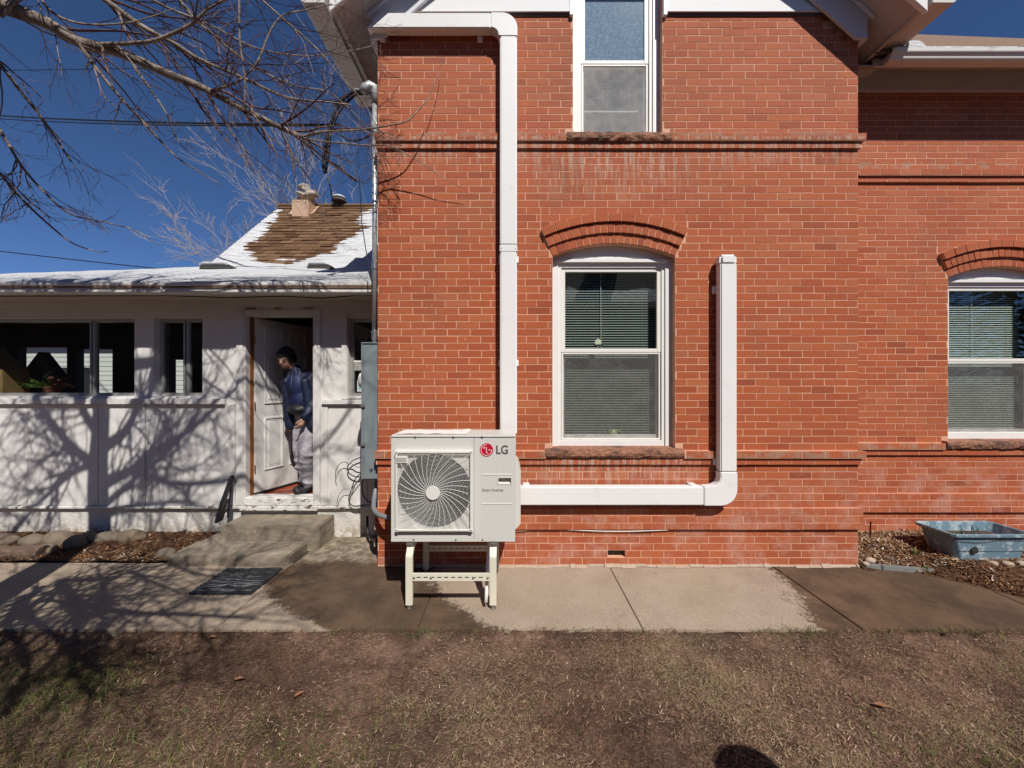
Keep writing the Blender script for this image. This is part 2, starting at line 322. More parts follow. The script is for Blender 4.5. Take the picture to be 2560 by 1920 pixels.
# ---------------------------------------------------------------- mesh helpers
class MB:
    def __init__(s): s.v = []; s.f = []; s.a = []
    def add(s, vs, fs, a=0.0):
        o = len(s.v); s.v += [tuple(v) for v in vs]; s.f += [tuple(i+o for i in f) for f in fs]; s.a += [a]*len(vs); return s
    def box(s, x0, x1, y0, y1, z0, z1, mat=None, a=0.0):
        vs = [Vector(p) for p in ((x0,y0,z0),(x1,y0,z0),(x1,y1,z0),(x0,y1,z0),(x0,y0,z1),(x1,y0,z1),(x1,y1,z1),(x0,y1,z1))]
        if mat is not None: vs = [mat @ v for v in vs]
        return s.add(vs, [(0,3,2,1),(4,5,6,7),(0,1,5,4),(1,2,6,5),(2,3,7,6),(3,0,4,7)], a)
    def prism(s, poly, axis, a, b, mat=None):
        """poly of 2-D points extruded along axis: 'x' -> (y,z), 'y' -> (x,z), 'z' -> (x,y)"""
        def P(p, t):
            v = Vector({'x': (t, p[0], p[1]), 'y': (p[0], t, p[1]), 'z': (p[0], p[1], t)}[axis]); return mat @ v if mat is not None else v
        n = len(poly); vs = [P(p, a) for p in poly]+[P(p, b) for p in poly]
        fs = [tuple(range(n-1, -1, -1)), tuple(range(n, 2*n))]+[(i, (i+1) % n, n+(i+1) % n, n+i) for i in range(n)]
        return s.add(vs, fs)
    def tube(s, pts, rad, n=6, cap=True, a=0.0):
        pts = [Vector(p) for p in pts]; k = len(pts)
        rs = [rad]*k if isinstance(rad, (int, float)) else rad
        vs = []; up = None
        for i, p in enumerate(pts):
            t = (pts[min(i+1, k-1)]-pts[max(i-1, 0)]); t = t.normalized() if t.length > 1e-9 else Vector((0,0,1))
            if up is None: up = Vector((0,0,1)) if abs(t.z) < .9 else Vector((1,0,0))
            u = t.cross(up)
            if u.length < 1e-4: u = t.cross(Vector((1,0,0)) if abs(t.x) < .9 else Vector((0,1,0)))
            u.normalize(); w = u.cross(t).normalized(); up = w
            for j in range(n):
                an = 2*math.pi*j/n; vs.append(p+(u*math.cos(an)+w*math.sin(an))*rs[i])
        fs = [(i*n+j, i*n+(j+1) % n, (i+1)*n+(j+1) % n, (i+1)*n+j) for i in range(k-1) for j in range(n)]
        if cap: fs += [tuple(range(n-1, -1, -1)), tuple((k-1)*n+j for j in range(n))]
        return s.add(vs, fs, a)
    def lathe(s, prof, n=24, mat=None):
        """prof: (r, h) about local z"""
        k = len(prof); vs = []
        for r, h in prof:
            for j in range(n):
                v = Vector((r*math.cos(2*math.pi*j/n), r*math.sin(2*math.pi*j/n), h)); vs.append(mat @ v if mat is not None else v)
        fs = [(i*n+j, i*n+(j+1) % n, (i+1)*n+(j+1) % n, (i+1)*n+j) for i in range(k-1) for j in range(n)]
        fs += [tuple(range(n-1, -1, -1)), tuple((k-1)*n+j for j in range(n))]
        return s.add(vs, fs)
    def ring_sheet(s, outer, holes, axis, a, b):
        """flat plate with holes, extruded"""
        loops = [outer]+holes; flat = [p for l in loops for p in l]
        tris = tessellate_polygon([[Vector((p[0], p[1], 0)) for p in l] for l in loops])
        def P(p, t): return {'x': (t, p[0], p[1]), 'y': (p[0], t, p[1]), 'z': (p[0], p[1], t)}[axis]
        n = len(flat); vs = [P(p, a) for p in flat]+[P(p, b) for p in flat]
        fs = [tuple(t) for t in tris]+[tuple(i+n for i in reversed(t)) for t in tris]; o = 0
        for l in loops:
            m = len(l); fs += [(o+i, o+(i+1) % m, n+o+(i+1) % m, n+o+i) for i in range(m)]; o += m
        return s.add(vs, fs)
    def mesh(s, name):
        me = bpy.data.meshes.new(name); me.from_pydata(s.v, [], s.f); me.update(); return me
    def build(s, name, mat, parent=None, bevel=0, smooth=False, attr=False, seg=2, recalc=True):
        me = s.mesh(name)
        if attr:
            at = me.attributes.new('rnd', 'FLOAT', 'POINT'); at.data.foreach_set('value', np.array(s.a, dtype=np.float32))
        if recalc or bevel:
            bm = bmesh.new(); bm.from_mesh(me)
            if recalc: bmesh.ops.recalc_face_normals(bm, faces=bm.faces)
            if bevel:
                es = [e for e in bm.edges if len(e.link_faces) == 2 and e.calc_face_angle(0) > .5]
                bmesh.ops.bevel(bm, geom=es, offset=bevel, segments=seg, affect='EDGES', clamp_overlap=True)
            bm.to_mesh(me); bm.free()
        if smooth:
            me.polygons.foreach_set('use_smooth', [True]*len(me.polygons))
        return link(name, me, mat, parent)
def link(name, me, mat, parent=None):
    if mat is not None:
        me.materials.clear(); me.materials.append(M[mat] if isinstance(mat, str) else mat)
    o = bpy.data.objects.new(name, me); COL.objects.link(o); par(o, parent); return o
def par(o, parent):
    if parent is None: return
    o.parent = parent
    L = parent.get('_base')
    if L is not None: o.matrix_parent_inverse = Matrix.Translation(-Vector(L))
ROOTS = []
def thing(name, label, cat, loc=(0,0,0), group=None):
    o = bpy.data.objects.new(name, None); COL.objects.link(o); o.location = loc; o.empty_display_size = .1
    o['_base'] = tuple(float(c) for c in loc); ROOTS.append(o); return tag(o, label, cat, group)
def tag(o, label, cat, group=None):
    o['label'] = label; o['category'] = cat
    if group: o['group'] = group
    return o
def struct(o): o['kind'] = 'structure'; return o
def stuff(o): o['kind'] = 'stuff'; return o
def at(px, py, d):                    # place a thing seen at a photo pixel, d metres in front of the camera
    return Vector(((px-1280)*d/FPX, CAMY+d, CAMZ-(py-960)*d/FPX))
def bake(o):                          # apply modifiers
    dg = bpy.context.evaluated_depsgraph_get(); me = bpy.data.meshes.new_from_object(o.evaluated_get(dg)); o.modifiers.clear(); o.data = me; return o
def blob(name, parts, voxel, mat, parent, smooth=4):
    """one continuous organic surface from tapered capsules and ellipsoids"""
    bm = bmesh.new()
    for p in parts:
        if p[0] == 'cap':
            a, ra, b, rb = Vector(p[1]), p[2], Vector(p[3]), p[4]; n = max(2, int((b-a).length/(min(ra, rb)*.45))+1)
            for i in range(n+1):
                t = i/n; bmesh.ops.create_icosphere(bm, subdivisions=2, radius=ra+(rb-ra)*t, matrix=Matrix.Translation(a.lerp(b, t)))
        else:
            m = Matrix.Translation(Vector(p[1])) @ (p[3] if len(p) > 3 else Matrix.Identity(4)) @ Matrix.Diagonal((*p[2], 1))
            bmesh.ops.create_icosphere(bm, subdivisions=3, radius=1, matrix=m)
    me = bpy.data.meshes.new(name); bm.to_mesh(me); bm.free()
    o = link(name, me, None, None)
    md = o.modifiers.new('r', 'REMESH'); md.mode = 'VOXEL'; md.voxel_size = voxel
    sm = o.modifiers.new('s', 'SMOOTH'); sm.iterations = smooth; sm.factor = .5
    bake(o); o.data.name = name; o.data.materials.clear(); o.data.materials.append(M[mat])
    o.data.polygons.foreach_set('use_smooth', [True]*len(o.data.polygons)); par(o, parent); return o
def nz(x, y, z=0.0, s=1.0): return mnoise.noise(Vector((x*s, y*s, z*s)))

# ---------------------------------------------------------------- ground, lawn, sidewalk
struct(MB().add([(-400,-400,-.11),(400,-400,-.11),(400,400,-.11),(-400,400,-.11)], [(0,1,2,3)]).build('ground', 'lawn_soil'))
def grid(name, x0, x1, y0, y1, step, hf, mat):
    nx = int((x1-x0)/step)+1; ny = int((y1-y0)/step)+1
    vs = [(x0+(x1-x0)*i/nx, y0+(y1-y0)*j/ny) for j in range(ny+1) for i in range(nx+1)]
    fs = [(j*(nx+1)+i, j*(nx+1)+i+1, (j+1)*(nx+1)+i+1, (j+1)*(nx+1)+i) for j in range(ny) for i in range(nx)]
    return MB().add([(x, y, hf(x, y)) for x, y in vs], fs).build(name, mat, smooth=True, recalc=False)
def edge_y(x): return -.915+.007*x*(-1 if x > 0 else 1)+.028*nz(x, 3, 0, 1.7)+.020*nz(x, 9, 0, 6)+.010*nz(x, 4, 0, 19)      # where soil laps over the walk
def lawn_h(x, y):
    h = -.038+.026*nz(x, y, 0, 1.3)+.015*nz(x, y, 5, 5)+.008*nz(x, y, 9, 15)
    k = (y-(edge_y(x)-.10))/.11
    if k > 0: h = h*(1-min(k, 1))+(.004+.004*nz(x, y, 2, 25))*min(k, 1)
    if y > edge_y(x): h = -.05
    return h
struct(grid('lawn', -6, 6, -4.5, -.84, .035, lawn_h, 'lawn_soil'))

side = struct(MB().box(-9, 6.2, -.915, .78, -.10, -.012).build('sidewalk', 'soil'))
jx = [-7.0, -5.45, -3.87, -2.07, -.654, .911, 2.44, 3.96, 5.5]
for k, (a, b) in enumerate(zip(jx[:-1], jx[1:])):
    y1 = .07 if b < -2.05 else (.70 if b < -.6 else .045)
    if a > 3: y1 = .02
    x0, x1 = a+.004, b-.004
    z = [0, .002, -.001, 0, .001, -.002, 0, .001][k]
    if k == 3:      # slab by the steps: stops at the house corner
        poly = [(x0,-.925),(x1,-.925),(x1,.05),(-1.255,.05),(-1.255,.70),(x0,.70)]
        MB().prism(poly, 'z', -.08, z).build('slab', 'concrete', side, bevel=.004)
    elif k == 2:
        MB().box(x0, x1, -.925, .07, -.08, z).build('slab', 'concrete', side, bevel=.004)
    else: MB().box(x0, x1, -.925, y1, -.08, z).build('slab', 'concrete', side, bevel=.004)

# mulch beds
def bed_left(x, y): return .012+.022*nz(x, y, 0, 4)+.012*nz(x, y, 3, 14)+.03*max(0, (y-.2))/.5
struct(grid('mulch_bed', -9, -3.22, .075, .80, .04, bed_left, 'mulch_soil'))
def bed_right(x, y):
    m = .115*math.exp(-((x-4.5)**2)/2.2)*(.55+.45*min(1, max(0, (y+.45)/.7)))+.02
    front = -.05-.15*min(max(0, x-3.35), .3)-.95*max(0, x-3.65)-.08*nz(x, 1, 0, 3)
    front = max(front, -.62+.05*nz(x, 6, 0, 4))
    k = min(1, max(0, (y-front)/.30))
    return (.01+m*k if y > front else -.03+.034*max(0, 1+(y-front)/.25))+.012*nz(x, y, 0, 7)*k+.006*nz(x, y, 4, 20)*k
struct(grid('mulch_bed', 3.235, 6.2, -.75, .52, .03, bed_right, 'mulch_soil'))

def scatter(name, n, gen, mat, seed):
    """many small flat curled strips in one mesh; gen(rng) -> (x, y, z, length, width, yaw, pitch, curl, tone) or None"""
    r = random.Random(seed); V = []; F = []; A = []
    for _ in range(n):
        g = gen(r)
        if g is None: continue
        x, y, z, L, w, yaw, pit, curl, tone = g
        cy, sy = math.cos(yaw), math.sin(yaw); o = len(V); px, pz, ang = 0., 0., pit
        for i in range(3):
            ww = w*(1, .9, .25)[i]*.5; side_ = curl*.35*i*i*L*.3
            for sg in (-1, 1):
                lx, ly = px, sg*ww+side_
                V.append((x+cy*lx-sy*ly, y+sy*lx+cy*ly, z+pz)); A.append(tone)
            px += math.cos(ang)*L*.5; pz += math.sin(ang)*L*.5; ang -= curl*1.1+pit*.8
            pz = max(pz, -.004)
        F += [(o, o+2, o+3, o+1), (o+2, o+4, o+5, o+3)]
    me = bpy.data.meshes.new(name); me.from_pydata(V, [], F); me.update()
    t = me.attributes.new('rnd', 'FLOAT', 'POINT'); t.data.foreach_set('value', np.array(A, dtype=np.float32))
    return stuff(link(name, me, mat))
def green_at(x, y):                    # clumps of living grass, as in the yard
    g = 0
    for cx, cy, rx, ry, s in ((-2.55,-1.40,.36,.15,1.5), (-2.9,-1.75,.7,.22,.5), (-3.2,-1.35,.5,.3,.5), (-1.9,-1.95,.7,.25,.45), (2.02,-.95,.16,.035,1.6), (1.72,-.95,.06,.02,.9), (-.62,-.97,.13,.03,1.0), (3.0,-.95,.35,.03,.9),
                             (3.3,-1.3,.4,.15,.5), (.9,-.96,.06,.02,.8), (-1.15,-.96,.2,.03,.5), (2.3,-1.9,.6,.25,.35), (-.9,-1.8,.5,.3,.3)):
        g += s*math.exp(-((x-cx)/rx)**2-((y-cy)/ry)**2)
    return g
def g_dead(r):
    y = -.90-2.0*(r.random()**1.25); x = r.uniform(-1.5, 1.5)*(y+3.75)
    if abs(x) > 4.4: return None
    e = edge_y(x)
    if y > e-.005: return None
    cov = .34+1.15*nz(x, y, 1, 1.2)+.55*nz(x, y, 7, 4.2)+.12*min(1, max(0, -1.2-y))
    if y > -1.35: cov -= .38*(1.35+y)/.4
    if r.random() > cov+.30: return None
    gr = .03+.22*max(0, nz(x, y, 11, 1.1)+.25*(1 if x < 0 else 0)) + green_at(x, y)*.6
    tone = r.uniform(.86, 1) if r.random() < gr*.45 else min(.84, max(0, r.gauss(.47, .20)))
    if r.random() < .04: tone = r.uniform(.74, .82)
    L = r.uniform(.008, .030) if r.random() < .8 else r.uniform(.03, .06)
    tone = tone if tone > .85 else min(.84, max(0, tone+.42*nz(x, y, 13, 1.3)+.20*nz(x, y, 21, 4)+.05*(1 if x > .8 else 0)))
    return x, y, lawn_h(x, y)+.003, L, r.uniform(.0012, .0034), r.gauss(.5, .9)+(3.14 if r.random() < .5 else 0), abs(r.gauss(.03, .13)) if tone < .85 else abs(r.gauss(.2, .3)), r.gauss(0, .8), tone
scatter('dead_grass', 230000, g_dead, 'dead_grass', 3)
def g_green(r):
    x = r.uniform(-3.8, 3.7); y = r.uniform(-2.2, -.90)
    if abs(x) > 1.5*(y+3.8) or r.random() > green_at(x, y): return None
    if y > edge_y(x)+.02: return None
    return x, y, lawn_h(x, min(y, edge_y(x)-.01)), r.uniform(.03, .085), r.uniform(.0018, .0038), r.uniform(0, 6.28), r.uniform(.35, 1.25), r.gauss(.1, .35), r.uniform(.86, 1)
scatter('green_grass', 34000, g_green, 'dead_grass', 5)
def g_thatch(r):                       # pale curled litter
    y = -.98-1.5*r.random(); x = r.uniform(-1.4, 1.4)*(y+3.75)
    if nz(x, y, 3, 2.2)+.25*nz(x, y, 8, 7) < -.05 or y > edge_y(x)-.02: return None
    return x, y, lawn_h(x, y)+.009, r.uniform(.012, .03), r.uniform(.003, .0065), r.uniform(0, 6.28), abs(r.gauss(.15, .35)), r.gauss(0, 1), r.uniform(.64, .83)
scatter('grass_litter', 5200, g_thatch, 'dead_grass', 8)
def g_chip_l(r):
    x = r.uniform(-6.6, -3.2); y = r.uniform(.09, .70)
    return x, y, bed_left(x, y)+r.uniform(.003, .016), r.uniform(.015, .06), r.uniform(.005, .016), r.uniform(0, 6.28), r.gauss(.1, .3), r.gauss(0, .25), min(1, max(0, r.gauss(.42, .24)+(.22 if x > -4.3 and y < .3 else 0)))
stuff(scatter('mulch_chips', 5200, g_chip_l, 'mulch_chip', 11))
def g_chip_r(r):
    x = r.uniform(3.25, 6.0); y = r.uniform(-.72, .50)
    h = bed_right(x, y)
    if h < .004: return None
    far = 1 if y > -.15 else 0
    return x, y, h+r.uniform(.003, .014), r.uniform(.015, .065), r.uniform(.003, .013), r.uniform(0, 6.28), abs(r.gauss(.12, .3)), r.gauss(0, .5), min(1, max(0, r.gauss(.66+.08*far-.20*(1-far), .22)))
stuff(scatter('mulch_chips', 15000, g_chip_r, 'mulch_chip', 12))

# ---------------------------------------------------------------- brick house
house = thing('brick_house', 'two storey red brick house with white framed windows and gable', 'house', (1, .3, 0))
XL, XR = -1.26, 3.24
ARC_R, ARC_DZ = 1.43, .272
W1 = dict(xl=.38, xr=1.527, z0=1.103, zs=2.90, arch=True, y=0)           # ground floor window
W2 = dict(xl=.571, xr=1.407, z0=4.036, zs=6.3, arch=False, y=0)          # upstairs window
W3 = dict(xl=4.646, xr=5.793, z0=1.10, zs=2.84, arch=True, y=.5)         # window of the wing
def arch_geo(w):
    xc = (w['xl']+w['xr'])/2; hw = (w['xr']-w['xl'])/2; zc = w['zs']-math.sqrt(ARC_R**2-hw**2)
    return xc, zc, math.asin(hw/ARC_R)
def arch_pts(w, rad, n=16, ext=0):
    xc, zc, a = arch_geo(w); a += ext
    return [(xc+rad*math.sin(-a+2*a*i/n), zc+rad*math.cos(-a+2*a*i/n)) for i in range(n+1)]
def opening(w, z):                      # interval of x that the opening (arch included) takes at height z
    if z < w['z0']-.075: return None
    if z < w['z0']: return (w['xl']-.07, w['xr']+.07)          # stone sill
    if z <= w['zs'] or not w['arch']: return (w['xl'], w['xr']) if z < w['zs'] else None
    xc, zc, a = arch_geo(w); Ro = ARC_R+ARC_DZ
    if z >= zc+Ro: return None
    ch = math.sqrt(Ro*Ro-(z-zc)**2); rad = (z-zc)*math.tan(a)
    if z >= zc+Ro*math.cos(a): return None
    h = min(ch, rad)+.004
    return (xc-h, xc+h)
def mortar(x0, x1, z0, z1, y, wins, name, parent, more=()):
    holes = list(more)
    for w in wins:
        if w['arch']: holes.append([(w['xl'], w['z0']-.06), (w['xr'], w['z0']-.06)]+list(reversed(arch_pts(w, ARC_R, 10))))
        else: holes.append([(w['xl'], w['z0']-.06), (w['xr'], w['z0']-.06), (w['xr'], min(w['zs'], z1-.01)), (w['xl'], min(w['zs'], z1-.01))])
    return MB().ring_sheet([(x0, z0), (x1, z0), (x1, z1), (x0, z1)], holes, 'y', y, y+.14).build(name, 'mortar', parent)
CH, BL, ZO = .0669, .2145, .0156
mw = mortar(XL+.004, XR-.004, -.08, 5.6, .0010, [W1, dict(W2, zs=5.55)], 'front_wall', house, [[(.896, ZO+CH), (1.064, ZO+CH), (1.064, ZO+2*CH), (.896, ZO+2*CH)]])
ww = mortar(XR-.02, 8.0, -.08, 5.3, .5010, [W3], 'wing_wall', house)
MB().box(XL+.004, XL+.13, .149, 6, -.08, 5.25).box(XR-.13, XR-.004, .149, .5, -.08, 5.25).build('return_wall', 'brick', house)
def brick_mesh(k, rr):
    """unit brick: x and z in -.5..+.5 of its size, y depth; chamfered and slightly uneven front"""
    L, H = BL-.0064, CH-.0062; c = rr.uniform(.0010, .0026); j = lambda s: rr.uniform(-s, s)
    f = [(-L/2+c+j(.0018), j(.0004), -H/2+c+j(.0014)), (L/2-c+j(.0018), j(.0004), -H/2+c+j(.0014)), (L/2-c+j(.0018), j(.0004), H/2-c+j(.0014)), (-L/2+c+j(.0018), j(.0004), H/2-c+j(.0014))]
    m = [(-L/2, c+.0005, -H/2), (L/2, c+.0005, -H/2), (L/2, c+.0005, H/2), (-L/2, c+.0005, H/2)]
    b = [(x, .02, z) for x, y, z in m]
    fs = [(0,1,2,3)]+[(i, 4+i, 4+(i+1) % 4, (i+1) % 4) for i in range(4)]+[(4+i, 8+i, 8+(i+1) % 4, 4+(i+1) % 4) for i in range(4)]
    return f+m+b, [tuple(reversed(q)) for q in fs]
BV = [brick_mesh(k, rng) for k in range(18)]
BM = []
for vs, fs in BV:
    me = bpy.data.meshes.new('brick'); me.from_pydata(vs, [], fs); me.update(); me.materials.append(M['brick']); BM.append(me)
cut_bricks = []
def lay(x0, x1, y, ncourse, ch, zoff, wins, ztop, strings, plinth, extra=()):
    """returns list of (cx, y, cz, length, projection, course kind)"""
    out = []
    for i in range(ncourse):
        za, zb = zoff+i*ch, zoff+(i+1)*ch
        zt = ztop
        if za > zt: break
        pr = strings.get(i, .027 if plinth[0] <= i < plinth[1] else 0.0)
        ex = pr*.9
        kind = 'string' if i in strings else 'wall'
        b0, b1 = x0-(ex*.35 if x0 < 0 else 0), x1+ex
        xs = b0-BL+((BL*.5 if i % 2 else 0)+.07*(i % 3-1)*.15); spans = []
        while xs < b1:
            a, b = max(xs, b0), min(xs+BL, b1); xs += BL
            if b-a < .03: continue
            spans.append((a, b))
        for w in wins:
            if not w['arch']: continue
            xc, zc, a_ = arch_geo(w); Ro = ARC_R+ARC_DZ+.003; he = Ro*math.sin(a_); ze = zc+Ro*math.cos(a_)
            if zb < ze+.002 or za > zc+Ro: continue
            ns = []
            for a, b in spans:
                if b <= xc-he or a >= xc+he: ns.append((a, b)); continue
                if a < xc-he-.012: ns.append((a, xc-he))
                if b > xc+he+.012: ns.append((xc+he, b))
                p, q = max(a, xc-he)+.0037, min(b, xc+he)-.0037; lo_ = []
                for k in range(9):
                    x_ = p+(q-p)*k/8; lo_.append((x_, max(za+.0036, zc+math.sqrt(max(0, Ro*Ro-(x_-xc)**2)))))
                keep = [t for t in lo_ if t[1] < zb-.0036-.006]
                if len(keep) > 2: cut_bricks.append((keep+[(keep[-1][0], zb-.0036), (keep[0][0], zb-.0036)], y))
            spans = ns
        for w in wins+list(extra):
            iv = [opening(w, z) for z in (za+.006, (za+zb)/2, zb-.006)] if 'zs' in w else ([(w['a'], w['b'])] if w['i'] == i else [])
            iv = [v for v in iv if v]
            if not iv: continue
            lo, hi = min(v[0] for v in iv), max(v[1] for v in iv); ns = []
            for a, b in spans:
                if b <= lo or a >= hi: ns.append((a, b)); continue
                if a < lo-.02: ns.append((a, lo))
                if b > hi+.02: ns.append((hi, b))
            spans = ns
        for a, b in spans:
            out.append(((a+b)/2, y, (za+zb)/2, b-a, pr, kind, ch))
    return out
vent = dict(a=.895, b=1.065, i=1)
main_b = lay(XL, XR, 0, 77, CH, ZO, [W1, W2], 5.16, {59: .044, 58: .022, 15: .044, 14: .022}, (5, 8), [vent])
wing_b = lay(XR-.0, 8.0, .5, 73, .0673, .006, [W3], 4.84, {58: .044, 57: .022, 15: .044, 14: .022}, (5, 8))
# the rake frieze covers the top corners of the gable brickwork
def under_rake(b): return b[2] < 5.16 and b[2] < 4.90+.88*(3.17-b[0])+.03 and b[2] < 4.90+.88*(b[0]+1.19)+.03
main_b = [b for b in main_b if under_rake(b)]
def hidden_px(b):                       # bricks that stand behind the unit, ducts or conduit
    px = 1280+b[0]*FPX/3.6; py = 960-(b[2]-CAMZ)*FPX/3.6
    if 960 < px < 1310 and py > 1050: return True
    if 1225 < px < 1300 or 1765 < px < 1850 and py > 620: return True
    if py > 1200 and py < 1290 and px < 1850: return True
    return not (945 < px < 2148 and 40 < py < 1420)
cand = [b for b in main_b if b[5] == 'wall' and b[3] > BL*.95 and not hidden_px(b)]
cand.sort(key=lambda b: abs(b[0]-1.2)*.8+abs(b[2]-1.9))
single = set(id(b) for b in cand[:300])
rest = MB()
def put_brick(b, parent=None, name='brick'):
    x, y, z, L, pr, kind, ch = b; k = rng.randrange(len(BV)); sx = (L-.0064)/(BL-.0064)
    yy = y-pr+rng.uniform(-.0007, .0004)-.001; rot = rng.gauss(0, .003)
    if parent is not None:
        o = bpy.data.objects.new(name, BM[k]); COL.objects.link(o); o.location = (x, yy, z); o.scale = (sx, 1, 1); o.rotation_euler = (0, rot, rng.gauss(0, .0015)); par(o, parent); return
    vs = []
    for v in BV[k][0]:
        vx, vz = v[0]*sx, v[2]*ch/CH
        vs.append((x+vx-rot*vz, yy+v[1], z+vz+rot*vx))
    rest.add(vs, BV[k][1], rng.random())
sc_main = {}
for w_, i_ in ((W1, 14), (W2, 58)):
    scm = MB(); scm.box(XL-.006, XR+.016, -.0205, .0015, ZO+i_*CH+.004, ZO+(i_+1)*CH-.003).box(XL-.012, w_['xl']-.07, -.0425, .0015, ZO+(i_+1)*CH-.002, ZO+(i_+2)*CH-.004).box(w_['xr']+.07, XR+.034, -.0425, .0015, ZO+(i_+1)*CH-.002, ZO+(i_+2)*CH-.004)
    sc_main[i_] = (scm.build('string_course', 'mortar', house))
sc_wing = {}
for i_ in (14, 57):
    scm = MB(); scm.box(XR+.02, 8, .4795, .5015, .006+i_*.0673+.004, .006+(i_+1)*.0673-.003)
    if i_ == 57: scm.box(XR+.02, 8, .4575, .5015, .006+(i_+1)*.0673-.002, .006+(i_+2)*.0673-.004)
    else: scm.box(XR+.02, W3['xl']-.07, .4575, .5015, .006+(i_+1)*.0673-.002, .006+(i_+2)*.0673-.004)
    sc_wing[i_] = (scm.build('string_course', 'mortar', house))
MB().box(XL-.02, XR+.02, -.0255, .0015, ZO+5*CH+.004, ZO+8*CH-.004).build('plinth_bed', 'mortar', house)
MB().box(XR+.02, 8, .4745, .5015, .006+5*.0673+.004, .006+8*.0673-.004).build('plinth_bed', 'mortar', house)
for b in main_b:
    if b[5] == 'string': put_brick(b, sc_main[14 if b[2] < 2 else 58], 'string_brick')
    elif id(b) in single: put_brick(b, mw, 'brick')
    else: put_brick(b)
for b in wing_b:
    if b[5] == 'string' and b[0] < 5.7: put_brick(b, sc_wing[14 if b[2] < 2 else 57], 'string_brick')
    else: put_brick(b)
for poly, yy in cut_bricks:
    k0 = len(rest.v); rest.prism(poly, 'y', yy-.001, yy+.015); rest.a[k0:] = [rng.random()]*(len(rest.v)-k0); rest.f[-len(poly)-2:] = [tuple(reversed(f)) for f in rest.f[-len(poly)-2:]]
stuff(rest.build('brickwork', 'brick', house, attr=True, recalc=False))
MB().box(.89, 1.07, .06, .12, ZO+CH-.01, ZO+2*CH+.01).build('crawl_vent', 'unit_dark', house)
# daub of mortar and spilt cement along the foot of the wall
cb = MB(); xs = -.9
while xs < 3.25:
    L = rng.uniform(.05, .18); h = rng.uniform(.008, .028); d = rng.uniform(.012, .04)
    cb.prism([(-d, .001), (.004, .001), (.004, h), (-d*.4, h*.8)], 'x', xs, min(xs+L, 3.24)); xs += L
cb.build('mortar_fillet', 'pale_stone', house, bevel=.003)

def arch(w, y, parent_house):
    xc, zc, a = arch_geo(w)
    a0 = MB(); pts = arch_pts(w, ARC_R+.002, 20, .01)+list(reversed(arch_pts(w, ARC_R+ARC_DZ-.004, 20, .01)))
    a0.prism(pts, 'y', y-.0, y+.012); am = a0.build('window_arch', 'mortar', parent_house)
    for (ra, rb, proj, n) in ((ARC_R, ARC_R+.090, .004, 19), (ARC_R+.093, ARC_R+.188, .024, 20), (ARC_R+.191, ARC_R+.272, .046, 11)):
        for i in range(n):
            t0 = -a+2*a*i/n; t1 = -a+2*a*(i+1)/n; g = .0032/ra; q = rng.uniform(-.003, .003); p2 = proj+rng.uniform(-.002, .003)
            def P(r_, t_): return (xc+r_*math.sin(t_), zc+r_*math.cos(t_))
            poly = [P(ra+.002, t0+g), P(ra+.002, t1-g), P(rb-.003+q, t1-g), P(rb-.003+q, t0+g)]
            MB().prism(poly, 'y', y-p2, y+.01).build('arch_brick', 'brick', am, bevel=.0018, seg=1)
        bp = [(xc+(ra+.003)*math.sin(-a+2*a*i/20), zc+(ra+.003)*math.cos(-a+2*a*i/20)) for i in range(21)]+[(xc+(rb-.004)*math.sin(a-2*a*i/20), zc+(rb-.004)*math.cos(a-2*a*i/20)) for i in range(21)]
        MB().prism(bp, 'y', y-proj+.0035, y+.011).build('arch_bed', 'mortar', am)
arch(W1, 0, house); arch(W3, .5, house)

def sill(w, parent, ov=.065):
    mb = MB(); n = 34; xs = [w['xl']-ov+(w['xr']-w['xl']+2*ov)*i/n for i in range(n+1)]; y = w['y']; z1 = w['z0']; z0 = z1-.080
    prof = [(.10, z0+.004), (-.040, z0), (-.052, z0+.02), (-.056, z0+.045), (-.050, z0+.07), (-.042, z1), (.10, z1+.012)]
    vs = []
    for x in xs:
        for k, (py, pz) in enumerate(prof):
            q = 1 if 0 < k < 6 else 0
            vs.append((x, y+py+q*(.012*nz(x, k*3.1, 1, 13)+.006*nz(x, k, 4, 40)), pz+q*.006*nz(x, k*2.2, 8, 17)))
    m = len(prof); fs = [(i*m+k, (i+1)*m+k, (i+1)*m+(k+1) % m, i*m+(k+1) % m) for i in range(n) for k in range(m)]
    fs += [tuple(range(m)), tuple(n*m+k for k in reversed(range(m)))]
    return mb.add(vs, fs).build('stone_sill', 'sandstone', parent)

